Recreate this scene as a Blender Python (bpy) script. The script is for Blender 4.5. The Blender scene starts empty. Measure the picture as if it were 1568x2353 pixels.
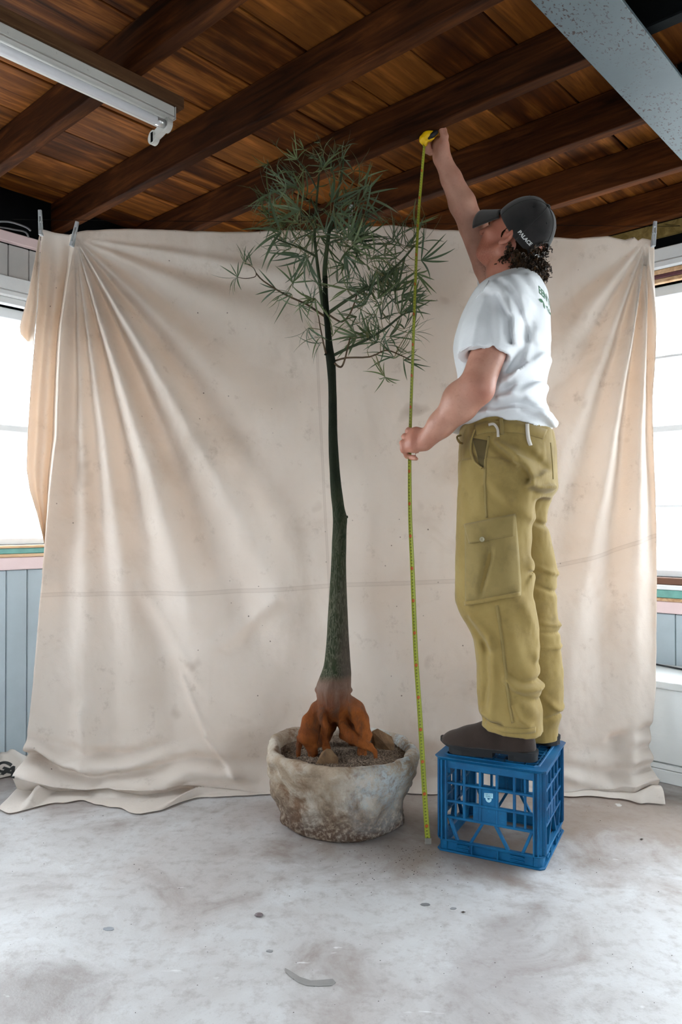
import bpy, bmesh, math, random
import numpy as np
from mathutils import Vector, Matrix
from mathutils.bvhtree import BVHTree
random.seed(7); rng = np.random.default_rng(7)
SC = bpy.context.scene
COL = SC.collection
PI = math.pi
# ------------------------------------------------------------------ camera
FPX, PITCH, CAMZ = 1720.0, math.radians(0.73), 1.0
cam = bpy.data.cameras.new('camera'); camo = bpy.data.objects.new('camera', cam); COL.objects.link(camo)
camo.location = (0, 0, CAMZ); camo.rotation_euler = (PI/2 + PITCH, 0, 0)
cam.sensor_fit = 'VERTICAL'; cam.sensor_height = 36.0; cam.lens = 36.0*FPX/2353.0; cam.clip_start = 0.05
SC.camera = camo
# ------------------------------------------------------------------ daylight (overcast sky outside the windows)
w = bpy.data.worlds.new('overcast'); SC.world = w; w.use_nodes = True
wt = w.node_tree; bg = wt.nodes['Background']; bg.inputs['Strength'].default_value = 9.0
wc = wt.nodes.new('ShaderNodeTexCoord'); ws = wt.nodes.new('ShaderNodeSeparateXYZ'); wr_ = wt.nodes.new('ShaderNodeValToRGB')
wt.links.new(wc.outputs['Generated'], ws.inputs[0]); wt.links.new(ws.outputs['Z'], wr_.inputs['Fac']); wt.links.new(wr_.outputs['Color'], bg.inputs['Color'])
# pale ground below the horizon, even overcast above it
wr_.color_ramp.elements[0].position = 0.0; wr_.color_ramp.elements[0].color = (0.30, 0.31, 0.30, 1)
wr_.color_ramp.elements[1].position = 0.06; wr_.color_ramp.elements[1].color = (0.92, 0.965, 1.0, 1)
vs = SC.view_settings; vs.view_transform = 'Standard'; vs.look = 'None'; vs.gamma = 1.0; vs.use_curve_mapping = False
vs.exposure = 1.0
ROOM = math.radians(47.68)            # the room stands at this angle to the view: axis a along the left wall, axis b along the right wall
A_R, B_L, A_B, B_B = 3.315, 3.16, -2.6, -2.8      # right wall, left wall, two rear walls
Z_C, Z_J = 2.41, 2.28                 # boards and joist undersides
# openings: (from, to, sill, head) along each wall
OPEN_L = (-2.3, 2.05, 0.90, 1.915)    # along a in the left wall; unseen length added for more light
OPEN_R = (-1.9, 1.86, 0.76, 2.03)     # along b in the right wall
OPEN_BB = (-0.6, 1.1, 0.85, 1.95)      # along a in the rear wall b = B_B; unseen, sized for front fill
OPEN_AB = (-0.4, 0.4, 0.85, 1.95)     # along b in the rear wall a = A_B; unseen, sized for front fill
def portal(ca, cb, z, sx, sz, rot):
    l = bpy.data.lights.new('portal', 'AREA'); l.shape = 'RECTANGLE'; l.size = sx; l.size_y = sz; l.cycles.is_portal = True
    o = bpy.data.objects.new('window_daylight', l); COL.objects.link(o)
    c, s = math.cos(ROOM), math.sin(ROOM)
    o.location = (c*ca - s*cb, s*ca + c*cb, z); o.rotation_euler = (PI/2, 0, ROOM + rot)
for (o, kind) in ((OPEN_L, 'L'), (OPEN_R, 'R'), (OPEN_BB, 'BB'), (OPEN_AB, 'AB')):
    m, sx, z, sz = (o[0]+o[1])/2, o[1]-o[0], (o[2]+o[3])/2, o[3]-o[2]
    if kind == 'L': portal(m, B_L+0.13, z, sx, sz, 0)
    if kind == 'R': portal(A_R+0.13, m, z, sx, sz, -PI/2)
    if kind == 'BB': portal(m, B_B-0.13, z, sx, sz, PI)
    if kind == 'AB': portal(A_B-0.13, m, z, sx, sz, PI/2)

# ------------------------------------------------------------------ helpers
def P(x, y, Y):
    """point of the place at depth Y that is seen at pixel (x, y) of the photograph"""
    dx, dz = (x-784.0)/FPX, -(y-1176.5)/FPX
    c, s = math.cos(PITCH), math.sin(PITCH)
    dy, dzz = c - s*dz, s + c*dz
    return Vector((dx*Y/dy, Y, CAMZ + dzz*Y/dy))
def room(a, b, z=0): 
    c, s = math.cos(ROOM), math.sin(ROOM)
    return Vector((c*a - s*b, s*a + c*b, z))
def to_room(v):
    c, s = math.cos(ROOM), math.sin(ROOM)
    return Vector((c*v.x + s*v.y, -s*v.x + c*v.y, v.z))
def tag(o, label=None, cat=None, group=None, kind=None):
    if label: o['label'] = label
    if cat: o['category'] = cat
    if group: o['group'] = group
    if kind: o['kind'] = kind
    return o
def empty(name, loc=(0,0,0), rz=0):
    o = bpy.data.objects.new(name, None); COL.objects.link(o); o.location = loc; o.rotation_euler = (0,0,rz); o.empty_display_size = 0.05
    return o
def link(name, me, mat=None, parent=None, smooth=False):
    o = bpy.data.objects.new(name, me); COL.objects.link(o)
    if mat is not None:
        me.materials.clear(); me.materials.append(mat)
    if parent is not None: o.parent = parent
    if smooth: me.polygons.foreach_set('use_smooth', [True]*len(me.polygons))
    return o
def mesh_np(name, V, F):
    me = bpy.data.meshes.new(name); me.from_pydata([tuple(v) for v in V], [], [tuple(f) for f in F]); me.update(); return me
class MB:
    """collects boxes, tubes and lofts, then links them as one mesh object"""
    def __init__(s): s.v = []; s.f = []
    def add(s, V, F):
        n = len(s.v); s.v += [tuple(v) for v in V]; s.f += [tuple(i+n for i in f) for f in F]; return s
    def box(s, x0, x1, y0, y1, z0, z1):
        V = [(x,y,z) for z in (z0,z1) for y in (y0,y1) for x in (x0,x1)]
        return s.add(V, [(0,2,3,1),(4,5,7,6),(0,1,5,4),(2,6,7,3),(0,4,6,2),(1,3,7,5)])
    def bar(s, p, q, wd, dp, side=None):
        """a straight bar from p to q, wd wide along side, dp deep"""
        p, q = Vector(p), Vector(q); d = (q-p).normalized()
        a = Vector(side) if side is not None else (Vector((0,0,1)) if abs(d.z) < 0.9 else Vector((1,0,0)))
        a = (a - d*a.dot(d)).normalized(); b = d.cross(a)
        V = [e + a*sa*wd/2 + b*sb*dp/2 for e in (p,q) for (sa,sb) in ((-1,-1),(1,-1),(1,1),(-1,1))]
        return s.add(V, [(0,1,2,3),(7,6,5,4),(0,4,5,1),(1,5,6,2),(2,6,7,3),(3,7,4,0)])
    def tube(s, pts, rad, n=8, cap=True):
        pts = [Vector(p) for p in pts]; m = len(pts)
        if not hasattr(rad, '__len__'): rad = [rad]*m
        V = []; F = []; ref = None
        for i in range(m):
            d = (pts[min(i+1,m-1)] - pts[max(i-1,0)]).normalized()
            if ref is None: ref = Vector((0,0,1)) if abs(d.z) < 0.8 else Vector((1,0,0))
            a = (ref - d*ref.dot(d)).normalized(); ref = a; b = d.cross(a)
            for k in range(n):
                t = 2*PI*k/n; V.append(pts[i] + (a*math.cos(t) + b*math.sin(t))*rad[i])
        for i in range(m-1):
            for k in range(n):
                k2 = (k+1) % n; F.append((i*n+k, i*n+k2, (i+1)*n+k2, (i+1)*n+k))
        if cap: F.append(tuple(range(n))[::-1]); F.append(tuple((m-1)*n+k for k in range(n)))
        return s.add(V, F)
    def lathe(s, prof, n=24, c=(0,0,0), cap=True):
        V = []; F = []
        for (r, z) in prof:
            for k in range(n):
                t = 2*PI*k/n; V.append((c[0]+r*math.cos(t), c[1]+r*math.sin(t), c[2]+z))
        for i in range(len(prof)-1):
            for k in range(n):
                k2 = (k+1) % n; F.append((i*n+k, i*n+k2, (i+1)*n+k2, (i+1)*n+k))
        if cap: F.append(tuple(range(n))[::-1]); F.append(tuple((len(prof)-1)*n+k for k in range(n)))
        return s.add(V, F)
    def build(s, name, mat, parent=None, smooth=False, bevel=0, seg=1):
        me = mesh_np(name, s.v, s.f); o = link(name, me, mat, parent, smooth)
        if bevel:
            b = o.modifiers.new('bevel', 'BEVEL'); b.width = bevel; b.segments = seg; b.limit_method = 'ANGLE'
        return o
def smooth_curve(pts, n):
    """Catmull-Rom through the points, n samples"""
    pts = [Vector(p) for p in pts]; m = len(pts); out = []
    for i in range(n):
        t = i/(n-1)*(m-1); k = min(int(t), m-2); u = t-k
        p0, p1, p2, p3 = pts[max(k-1,0)], pts[k], pts[k+1], pts[min(k+2,m-1)]
        out.append(0.5*((2*p1) + (p2-p0)*u + (2*p0-5*p1+4*p2-p3)*u*u + (3*p1-p0-3*p2+p3)*u**3))
    return out
# value noise for shaping geometry
_T = np.random.default_rng(3).random((32,32,32)).astype(np.float32)
def vnoise(x, y, z):
    x, y, z = np.asarray(x, np.float32), np.asarray(y, np.float32), np.asarray(z, np.float32)
    xi, yi, zi = np.floor(x).astype(int), np.floor(y).astype(int), np.floor(z).astype(int)
    fx, fy, fz = x-xi, y-yi, z-zi
    fx, fy, fz = fx*fx*(3-2*fx), fy*fy*(3-2*fy), fz*fz*(3-2*fz)
    def T(a,b,c): return _T[(xi+a) & 31, (yi+b) & 31, (zi+c) & 31]
    c00 = T(0,0,0)*(1-fx)+T(1,0,0)*fx; c10 = T(0,1,0)*(1-fx)+T(1,1,0)*fx
    c01 = T(0,0,1)*(1-fx)+T(1,0,1)*fx; c11 = T(0,1,1)*(1-fx)+T(1,1,1)*fx
    return (c00*(1-fy)+c10*fy)*(1-fz) + (c01*(1-fy)+c11*fy)*fz - 0.5
def fbm(x, y, z, o=3):
    s = 0; a = 1.0
    for i in range(o): s = s + a*vnoise(x*2**i+7.3*i, y*2**i+3.1*i, z*2**i+1.7*i); a *= 0.5
    return s
# ------------------------------------------------------------------ materials
class G:
    """small node-graph helper around one Principled material"""
    def __init__(s, name, color=(0.5,0.5,0.5), rough=0.6, metal=0, spec=0.5):
        s.m = bpy.data.materials.new(name); s.m.use_nodes = True; s.t = s.m.node_tree; s.N = s.t.nodes; s.L = s.t.links
        s.b = s.N['Principled BSDF']; s.out = s.N['Material Output']; s._c = {}
        s.set('Base Color', color); s.set('Roughness', rough); s.set('Metallic', metal); s.set('Specular IOR Level', spec)
    def put(s, inp, v):
        if isinstance(v, bpy.types.NodeSocket): s.L.new(v, inp)
        elif isinstance(v, (tuple, list)) and len(v) == 3 and inp.type == 'RGBA': inp.default_value = (*v, 1)
        else: inp.default_value = v
    def set(s, key, v): s.put(s.b.inputs[key], v); return s
    def node(s, t, ins=None, **props):
        n = s.N.new(t)
        for k, v in props.items(): setattr(n, k, v)
        for k, v in (ins or {}).items(): s.put(n.inputs[k], v)
        return n
    def coord(s, kind='Object', scale=None, rot=None):
        key = (kind, scale, rot)
        if key not in s._c:
            o = s.node('ShaderNodeTexCoord').outputs[kind]
            if scale or rot:
                mp = s.node('ShaderNodeMapping', {'Vector': o}); 
                if scale: mp.inputs['Scale'].default_value = scale
                if rot: mp.inputs['Rotation'].default_value = rot
                o = mp.outputs[0]
            s._c[key] = o
        return s._c[key]
    def noise(s, scale, detail=4, rough=0.55, vec=None, dist=0):
        return s.node('ShaderNodeTexNoise', {'Vector': vec or s.coord(), 'Scale': scale, 'Detail': detail, 'Roughness': rough, 'Distortion': dist}).outputs['Fac']
    def voro(s, scale, vec=None, feature='F1', out='Distance', rnd=1.0):
        return s.node('ShaderNodeTexVoronoi', {'Vector': vec or s.coord(), 'Scale': scale, 'Randomness': rnd}, feature=feature).outputs[out]
    def ramp(s, fac, stops, interp='LINEAR'):
        r = s.node('ShaderNodeValToRGB', {'Fac': fac}); e = r.color_ramp; e.interpolation = interp
        while len(e.elements) < len(stops): e.elements.new(0.5)
        for el, (p, c) in zip(e.elements, stops):
            el.position = p; el.color = (*c, 1) if hasattr(c, '__len__') else (c, c, c, 1)
        return r.outputs['Color']
    def mix(s, fac, a, b, mode='MIX'):
        n = s.node('ShaderNodeMix', data_type='RGBA', blend_type=mode)
        s.put(n.inputs['Factor'], fac); s.put(n.inputs['A'], a); s.put(n.inputs['B'], b); return n.outputs['Result']
    def math(s, op, a, b=0.5, c=None, clamp=False):
        n = s.node('ShaderNodeMath', operation=op, use_clamp=clamp); s.put(n.inputs[0], a); s.put(n.inputs[1], b)
        if c is not None: s.put(n.inputs[2], c)
        return n.outputs[0]
    def bump(s, h, strength=0.3, dist=0.01, normal=None):
        n = s.node('ShaderNodeBump', {'Height': h, 'Strength': strength, 'Distance': dist})
        if normal is not None: s.L.new(normal, n.inputs['Normal'])
        s.L.new(n.outputs[0], s.b.inputs['Normal']); return n.outputs[0]
    def rnd(s): return s.node('ShaderNodeObjectInfo').outputs['Random']
    def attr(s, name, out='Fac'): return s.node('ShaderNodeAttribute', attribute_name=name).outputs[out]
    def sep(s, vec): return s.node('ShaderNodeSeparateXYZ', {'Vector': vec}).outputs

def wood(name, dark, mid, light, axis, grain=1.0, rough=0.55, blot=0.5):
    g = G(name, rough=rough, spec=0.08)
    sc = {0: (1.2, 14, 14), 1: (14, 1.2, 14), 2: (14, 14, 1.2)}[axis]
    r = g.rnd()
    off = g.node('ShaderNodeCombineXYZ', {'X': g.math('MULTIPLY', r, 37.0), 'Y': g.math('MULTIPLY', r, 91.0), 'Z': g.math('MULTIPLY', r, 53.0)}).outputs[0]
    v = g.node('ShaderNodeVectorMath', {0: g.coord('Object'), 1: off}, operation='ADD').outputs[0]
    mp = g.node('ShaderNodeMapping', {'Vector': v}); mp.inputs['Scale'].default_value = sc
    n1 = g.noise(1.6*grain, 6, 0.6, mp.outputs[0], 0.8)
    n2 = g.noise(2.6, 3, 0.55, v, 0.7)
    n3 = g.noise(9*grain, 3, 0.5, mp.outputs[0])
    c = g.ramp(n1, [(0.32, dark), (0.52, mid), (0.72, light)])
    c = g.mix(g.math('MULTIPLY', g.ramp(n2, [(0.42, 0), (0.68, 1)]), blot), c, dark)
    c = g.mix(g.math('MULTIPLY', g.math('SUBTRACT', r, 0.5), 0.55), c, light, 'ADD')
    c = g.mix(g.ramp(n3, [(0.55, 0.0), (0.7, 0.35)]), c, dark)
    g.set('Base Color', c); g.bump(n1, 0.25, 0.004); return g.m
def plain(name, color, rough=0.5, var=0.12, scale=8, spec=0.4, bump=0.0, dirt=None):
    g = G(name, color, rough, 0, spec)
    n = g.noise(scale, 5, 0.6)
    d = tuple(c*(1-var) for c in color); l = tuple(min(1, c*(1+var)) for c in color)
    c = g.ramp(n, [(0.3, d), (0.7, l)])
    if dirt:
        c = g.mix(g.ramp(g.noise(scale*6, 4, 0.7), [(0.64, 0.0), (0.72, 0.8)]), c, dirt)
    g.set('Base Color', c)
    if bump: g.bump(g.noise(scale*4, 4), bump, 0.004)
    return g.m
# ================================================================== the room
M_BOARD = wood('ceiling_boards', (0.022,0.006,0.002), (0.115,0.034,0.006), (0.32,0.115,0.022), 0, 1.0, 0.6, 0.75)
M_JOIST = wood('joist_timber', (0.014,0.0045,0.0015), (0.050,0.015,0.004), (0.12,0.038,0.009), 1, 1.3, 0.8, 0.5)
M_BATTEN = wood('dark_batten', (0.030,0.014,0.008), (0.060,0.028,0.014), (0.09,0.045,0.02), 0, 1.2, 0.7, 0.4)
M_BLACKWOOD = plain('black_boards', (0.005,0.006,0.0065), 0.8, 0.3, 6, 0.05)  # near-black colour, mostly for the ceiling beyond the steel beam
M_WALLBLUE = plain('pale_blue_paint', (0.37,0.435,0.475), 0.45, 0.08, 5, 0.4, 0.05, (0.40,0.45,0.47))
M_WALLGREY = plain('pale_grey_paint', (0.44,0.43,0.42), 0.55, 0.08, 5, 0.3, 0.05)
M_WHITE = plain('white_gloss_paint', (0.72,0.74,0.76), 0.35, 0.06, 7, 0.5, 0.03)
M_PINK = plain('pink_primer', (0.72,0.56,0.56), 0.5, 0.06, 6, 0.4, 0.03)
M_GREEN = plain('green_strip_paint', (0.14,0.34,0.30), 0.5, 0.2, 14)
M_BAREWOOD = wood('bare_sill_timber', (0.36,0.20,0.10), (0.60,0.40,0.24), (0.72,0.52,0.34), 0, 1.0, 0.5, 0.2)
M_MAROON = plain('maroon_strip_paint', (0.13,0.05,0.06), 0.5, 0.2, 14)
M_DARK = plain('dark_void_shade', (0.004,0.004,0.0045), 0.9, 0.2, 6, 0.02)  # near-black: shade of unlit gaps put into the colour of wall cores and web
M_RWALL = plain('plain_wall_paint', (0.40,0.39,0.38), 0.6, 0.06, 3)

def concrete():
    g = G('old_concrete', rough=0.5, spec=0.5)
    v = g.coord('Object'); 
    big = g.noise(0.9, 5, 0.6, v, 0.6); mid = g.noise(3.4, 6, 0.65, v, 0.8); fine = g.noise(26, 5, 0.7, v); grit = g.noise(150, 3, 0.6, v)
    c = g.ramp(mid, [(0.27, (0.27,0.235,0.22)), (0.45, (0.44,0.428,0.425)), (0.72, (0.56,0.565,0.575))])
    c = g.mix(g.ramp(big, [(0.50, 0.0), (0.72, 0.55)]), c, (0.36,0.295,0.265))
    c = g.mix(g.ramp(fine, [(0.50, 0.0), (0.72, 0.50)]), c, (0.23,0.185,0.165))
    c = g.mix(g.ramp(grit, [(0.60, 0.0), (0.78, 0.45)]), c, (0.24,0.20,0.19))
    # darker brown tone where the pot and crate stand, and an oily patch near the left edge
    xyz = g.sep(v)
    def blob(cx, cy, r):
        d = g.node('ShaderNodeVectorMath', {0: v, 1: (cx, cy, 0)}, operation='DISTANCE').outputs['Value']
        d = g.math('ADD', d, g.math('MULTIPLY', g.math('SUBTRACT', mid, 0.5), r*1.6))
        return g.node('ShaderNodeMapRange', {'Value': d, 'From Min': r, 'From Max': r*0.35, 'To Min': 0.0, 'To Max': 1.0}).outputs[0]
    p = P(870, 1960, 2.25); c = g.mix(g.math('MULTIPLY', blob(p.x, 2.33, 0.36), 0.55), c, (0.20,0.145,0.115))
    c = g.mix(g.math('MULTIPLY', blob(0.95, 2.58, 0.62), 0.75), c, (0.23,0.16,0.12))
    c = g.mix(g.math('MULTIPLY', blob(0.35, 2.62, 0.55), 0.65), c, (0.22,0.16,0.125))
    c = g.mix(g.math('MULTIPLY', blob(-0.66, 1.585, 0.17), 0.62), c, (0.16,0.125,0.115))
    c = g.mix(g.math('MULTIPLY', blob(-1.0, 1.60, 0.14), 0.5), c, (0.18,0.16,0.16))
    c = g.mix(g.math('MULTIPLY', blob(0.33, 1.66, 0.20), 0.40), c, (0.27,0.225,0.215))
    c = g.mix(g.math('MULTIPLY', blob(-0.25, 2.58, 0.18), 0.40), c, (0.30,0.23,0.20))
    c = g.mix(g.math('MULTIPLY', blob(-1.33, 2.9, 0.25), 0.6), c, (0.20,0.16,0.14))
    # white plaster scuffs
    sc = g.noise(7.0, 3, 0.6, g.coord('Object', (1.0, 2.6, 1.0)), 1.2)
    c = g.mix(g.ramp(sc, [(0.70, 0.0), (0.76, 0.7)]), c, (0.68,0.68,0.68))
    g.set('Base Color', c)
    g.set('Roughness', g.ramp(g.math('ADD', g.math('MULTIPLY', fine, 0.5), g.math('MULTIPLY', mid, 0.5)), [(0.35, 0.36), (0.65, 0.60)]))
    g.bump(g.math('ADD', fine, g.math('MULTIPLY', grit, 0.5)), 0.28, 0.003)
    return g.m
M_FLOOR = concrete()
fl = MB(); n = 12
fl.box(-4.6, 4.6, -4.2, 5.4, -0.12, 0.0)
tag(fl.build('floor', M_FLOOR), 'stained pale grey concrete floor with dark brown patches', 'floor', kind='structure')
# small stains with a shape of their own, each a thin film on the concrete
def film(name, pts, col, label):
    m = MB(); V = [(p.x, p.y, 0.0012) for p in pts] + [(p.x, p.y, 0.0002) for p in pts]; k = len(pts)
    m.add(V, [tuple(range(k))] + [(i, i+k, (i+1) % k + k, (i+1) % k) for i in range(k)])
    return tag(m.build(name, plain(name+'_colour', col, 0.35, 0.1, 30)), label, 'stain')
def ground(x, y): 
    p = P(x, y, 1.0); t = CAMZ/(CAMZ-p.z); return Vector((p.x*t, p.y*t, 0))
def ring(cx, cy, rx, ry, n=18, seed=0, jag=0.15):
    r = random.Random(seed); return [ground(cx+rx*math.cos(2*PI*i/n)*(1+r.uniform(-jag,jag)), cy+ry*math.sin(2*PI*i/n)*(1+r.uniform(-jag,jag))) for i in range(n)]
damp = [(655,2225),(668,2232),(690,2246),(715,2254),(745,2252),(765,2250),(772,2258),(762,2266),(735,2267),(705,2266),(685,2258),(668,2246),(658,2236)]
film('damp_stain', [ground(*q) for q in damp][::-1], (0.23,0.22,0.215), 'curved damp grey stain on the concrete in the foreground')
film('tar_spot', ring(978, 2079, 11, 3.4, seed=1)[::-1], (0.16,0.16,0.17), 'dark flat spot on the floor below the gap between pot and crate')
film('grey_spot', ring(1042, 2088, 7, 2.5, seed=2)[::-1], (0.24,0.24,0.25), 'small grey spot on the floor right of the dark flat spot')
film('plaster_smear', ring(250, 2135, 13, 4, seed=3)[::-1], (0.27,0.29,0.32), 'pale bluish grey spot on the left of the bare floor')
film('plaster_spot', ring(620, 2186, 8, 3, seed=4)[::-1], (0.24,0.24,0.25), 'small grey spot on the floor above the curved damp stain')

def room_obj(o): o.rotation_euler = (0, 0, ROOM); return o
# ---- ceiling: boards along a, joists along b
ceil = room_obj(empty('ceiling')); tag(ceil, 'orange brown timber board ceiling on dark joists', 'ceiling', kind='structure')
BEAM_B0, BEAM_B1 = 0.705, 0.868
b = B_L + 0.10
k = 0; bw = [0.235, 0.25, 0.225, 0.245, 0.24, 0.23, 0.255]
while b > BEAM_B1 - 0.1:
    wd = bw[k % 7]
    split = [(-2.6, 0.74, 1.60, 3.40), (-2.6, 1.17, 2.41, 3.40), (-2.6, 0.32, 2.0, 3.40)][k % 3]
    for j in range(3):
        a0, a1 = split[j]+0.001, split[j+1]-0.001
        z = Z_C + random.uniform(0, 0.004)
        MB().box(a0, a1, b-wd+0.004, b-0.002, z, z+0.02).build('ceiling_board', M_BOARD, ceil, bevel=0.002)
    b -= wd; k += 1
b_end = b
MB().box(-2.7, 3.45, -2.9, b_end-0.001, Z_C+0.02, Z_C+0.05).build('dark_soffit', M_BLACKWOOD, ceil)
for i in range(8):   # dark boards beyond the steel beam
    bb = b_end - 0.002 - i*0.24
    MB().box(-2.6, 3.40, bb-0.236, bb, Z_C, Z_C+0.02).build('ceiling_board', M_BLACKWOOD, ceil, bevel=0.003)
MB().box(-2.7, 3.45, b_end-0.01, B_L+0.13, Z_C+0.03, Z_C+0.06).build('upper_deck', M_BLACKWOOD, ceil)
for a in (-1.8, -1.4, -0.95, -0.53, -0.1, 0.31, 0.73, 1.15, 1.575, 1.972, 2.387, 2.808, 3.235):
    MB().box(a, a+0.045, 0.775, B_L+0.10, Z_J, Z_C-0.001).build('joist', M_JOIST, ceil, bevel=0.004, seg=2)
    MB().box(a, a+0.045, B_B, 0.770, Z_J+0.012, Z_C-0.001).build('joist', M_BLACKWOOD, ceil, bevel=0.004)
# ---- steel beam, an I section under the joists
def steel():
    g = G('flaked_blue_steel', rough=0.55, spec=0.4)
    n = g.noise(2.5, 5, 0.6); c = g.ramp(n, [(0.3, (0.070,0.095,0.106)), (0.7, (0.105,0.135,0.147))])
    sp = g.noise(95, 2, 0.5, g.coord('Object', (1.0, 1.7, 1.0))); pat = g.noise(5, 3, 0.6)
    m = g.math('MULTIPLY', g.ramp(sp, [(0.60, 0.0), (0.63, 1.0)]), g.ramp(pat, [(0.40, 0.0), (0.58, 1.0)]))
    c = g.mix(m, c, (0.032,0.018,0.016)); g.set('Base Color', c); g.bump(m, 0.3, 0.002); return g.m
M_STEEL = steel()
bo = room_obj(empty('steel_beam', (0,0,0)))
tag(bo, 'pale blue-grey steel beam flecked with rust, crossing the upper right corner', 'beam')
bm_ = MB(); bm_.box(-2.6, 3.30, BEAM_B0, BEAM_B1, 2.258, 2.270).build('bottom_flange', M_STEEL, bo, bevel=0.002)
MB().box(-2.6, 3.30, (BEAM_B0+BEAM_B1)/2-0.004, (BEAM_B0+BEAM_B1)/2+0.004, 2.2705, 2.400).build('web', M_DARK, bo)
# ---- walls (each one mesh around its opening) and their cladding boards
def wall(name, axis, pos, thick, lo, hi, op, mat, label):
    m = MB(); H = 2.46
    def bx(u0, u1, z0, z1):
        if axis == 'a': m.box(pos, pos+thick, u0, u1, z0, z1) if thick > 0 else m.box(pos+thick, pos, u0, u1, z0, z1)
        else: m.box(u0, u1, pos, pos+thick, z0, z1) if thick > 0 else m.box(u0, u1, pos+thick, pos, z0, z1)
    bx(lo, op[0], 0, H); bx(op[1], hi, 0, H); bx(op[0], op[1], op[3], H)
    if op[2] > 0: bx(op[0], op[1], 0, op[2])
    return tag(room_obj(m.build(name, mat)), label, 'wall', kind='structure')
wl = wall('wall_left', 'b', B_L+0.014, 0.11, A_B-0.12, A_R+0.014, OPEN_L, M_DARK, 'pale blue board wall below the left window')
wr = wall('wall_right', 'a', A_R+0.014, 0.11, B_B-0.12, B_L+0.124, OPEN_R, M_DARK, 'pale board wall below the right window')
wall('wall_rear_a', 'a', A_B, -0.11, B_B-0.12, B_L+0.124, OPEN_AB, M_RWALL, 'plain painted wall behind the viewer')
wall('wall_rear_b', 'b', B_B, -0.11, A_B-0.12, A_R+0.124, OPEN_BB, M_RWALL, 'plain painted side wall behind the viewer')
# cladding: vertical boards, v-jointed
def boards(parent, axis, pos, lo, hi, z0, z1, wd, mat, start):
    u = start
    while u > lo: u -= wd
    while u < hi:
        u0, u1 = max(u, lo), min(u+wd, hi)
        if u1-u0 > 0.01:
            m = MB()
            if axis == 'b': m.box(u0+0.0012, u1-0.0012, pos, pos+0.013, z0, z1)
            else: m.box(pos, pos+0.013, u0+0.0012, u1-0.0012, z0, z1)
            m.build('wall_board', mat, parent, bevel=0.003)
        u += wd
boards(wl, 'b', B_L, 0.5, 3.3, 0.0, OPEN_L[2]-0.105, 0.0895, M_WALLBLUE, 1.381)
boards(wl, 'b', B_L, 0.5, 3.3, 2.035, 2.172, 0.0895, M_WALLGREY, 1.381)
boards(wl, 'b', B_L, OPEN_L[1], 3.3, OPEN_L[2]-0.105, 2.035, 0.0895, M_WALLGREY, 1.381)
boards(wr, 'a', A_R, -0.2, 3.15, 0.0, OPEN_R[2]-0.155, 0.0895, M_WALLBLUE, 1.095)
boards(wr, 'a', A_R, OPEN_R[1], 3.15, OPEN_R[2]-0.155, 2.16, 0.0895, M_WALLGREY, 1.095)
MB().box(A_B, 0.499, B_L, B_L+0.013, 0, OPEN_L[2]-0.105).build('plain_lining', M_WALLBLUE, wl)
MB().box(A_R, A_R+0.013, B_B, -0.201, 0, OPEN_R[2]-0.155).build('plain_lining', M_WALLBLUE, wr)
# ---- windows
def glass():
    g = G('dusty_window_glass'); t = g.node('ShaderNodeBsdfTransparent', {'Color': (0.96,0.98,0.99,1)}).outputs[0]
    gl = g.node('ShaderNodeBsdfGlossy', {'Color': (1,1,1,1), 'Roughness': 0.05}).outputs[0]
    tr = g.node('ShaderNodeBsdfTranslucent', {'Color': (0.9,0.95,0.97,1)}).outputs[0]
    m1 = g.node('ShaderNodeMixShader', {0: g.ramp(g.noise(9, 5, 0.7), [(0.4, 0.04), (0.7, 0.16)]), 1: t, 2: tr}).outputs[0]
    m2 = g.node('ShaderNodeMixShader', {0: 0.04, 1: m1, 2: gl}).outputs[0]
    g.L.new(m2, g.out.inputs['Surface']); return g.m
M_GLASS = glass()
def window(name, axis, wallpos, op, rails, muntin_step, label, sashw=0.045):
    """a window set in the wall: panes between stiles, rails and muntins"""
    r = tag(room_obj(empty(name)), label, 'window', kind='structure')
    def bx(nm, mat, u0, u1, d0, d1, z0, z1, bev=0.003):
        m = MB(); p0, p1 = wallpos+d0, wallpos+d1
        if axis == 'b': m.box(u0, u1, p0, p1, z0, z1)
        else: m.box(p0, p1, u0, u1, z0, z1)
        return m.build(nm, mat, r, bevel=bev)
    lo, hi, z0, z1 = op
    bx('jamb', M_WHITE, lo-0.001, lo+0.02, 0.0, 0.12, z0, z1); bx('jamb', M_WHITE, hi-0.02, hi+0.001, 0.0, 0.12, z0, z1)
    n = int(round((hi-lo)/muntin_step)); us = [lo+0.02 + (hi-lo-0.04)*i/n for i in range(n+1)]
    for i, u in enumerate(us):
        bx('mullion', M_WHITE, u-0.022, u+0.022, 0.045, 0.085, z0, z1)
    bx('bottom_rail', M_WHITE, lo+0.02, hi-0.02, 0.046, 0.084, z0, z0+0.03); bx('top_rail', M_WHITE, lo+0.02, hi-0.02, 0.046, 0.084, z1-0.045, z1)
    zs = [z0+0.03] + [q for q, _ in rails] + [z1-0.045]
    for q, t in rails: bx('rail', M_WHITE, lo+0.02, hi-0.02, 0.048, 0.082, q-t/2, q+t/2)
    for i in range(n):
        for j in range(len(zs)-1):
            bx('pane', M_GLASS, us[i]+0.01, us[i+1]-0.01, 0.063, 0.067, zs[j], zs[j+1], 0)
    return r, bx
w1, bx = window('window_1', 'b', B_L, OPEN_L, [(1.40, 0.03)], 0.98, 'bright window in the left wall beside the cloth')
lo, hi, z0, z1 = OPEN_L
bx('sill', M_BAREWOOD, lo-0.05, hi+0.05, -0.030, 0.045, z0-0.012, z0)
bx('sill_strip', M_GREEN, lo-0.05, hi+0.05, -0.022, 0.0, z0-0.036, z0-0.0125)
bx('sill_nosing', M_BAREWOOD, lo-0.05, hi+0.05, -0.026, 0.0, z0-0.050, z0-0.0365)
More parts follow.
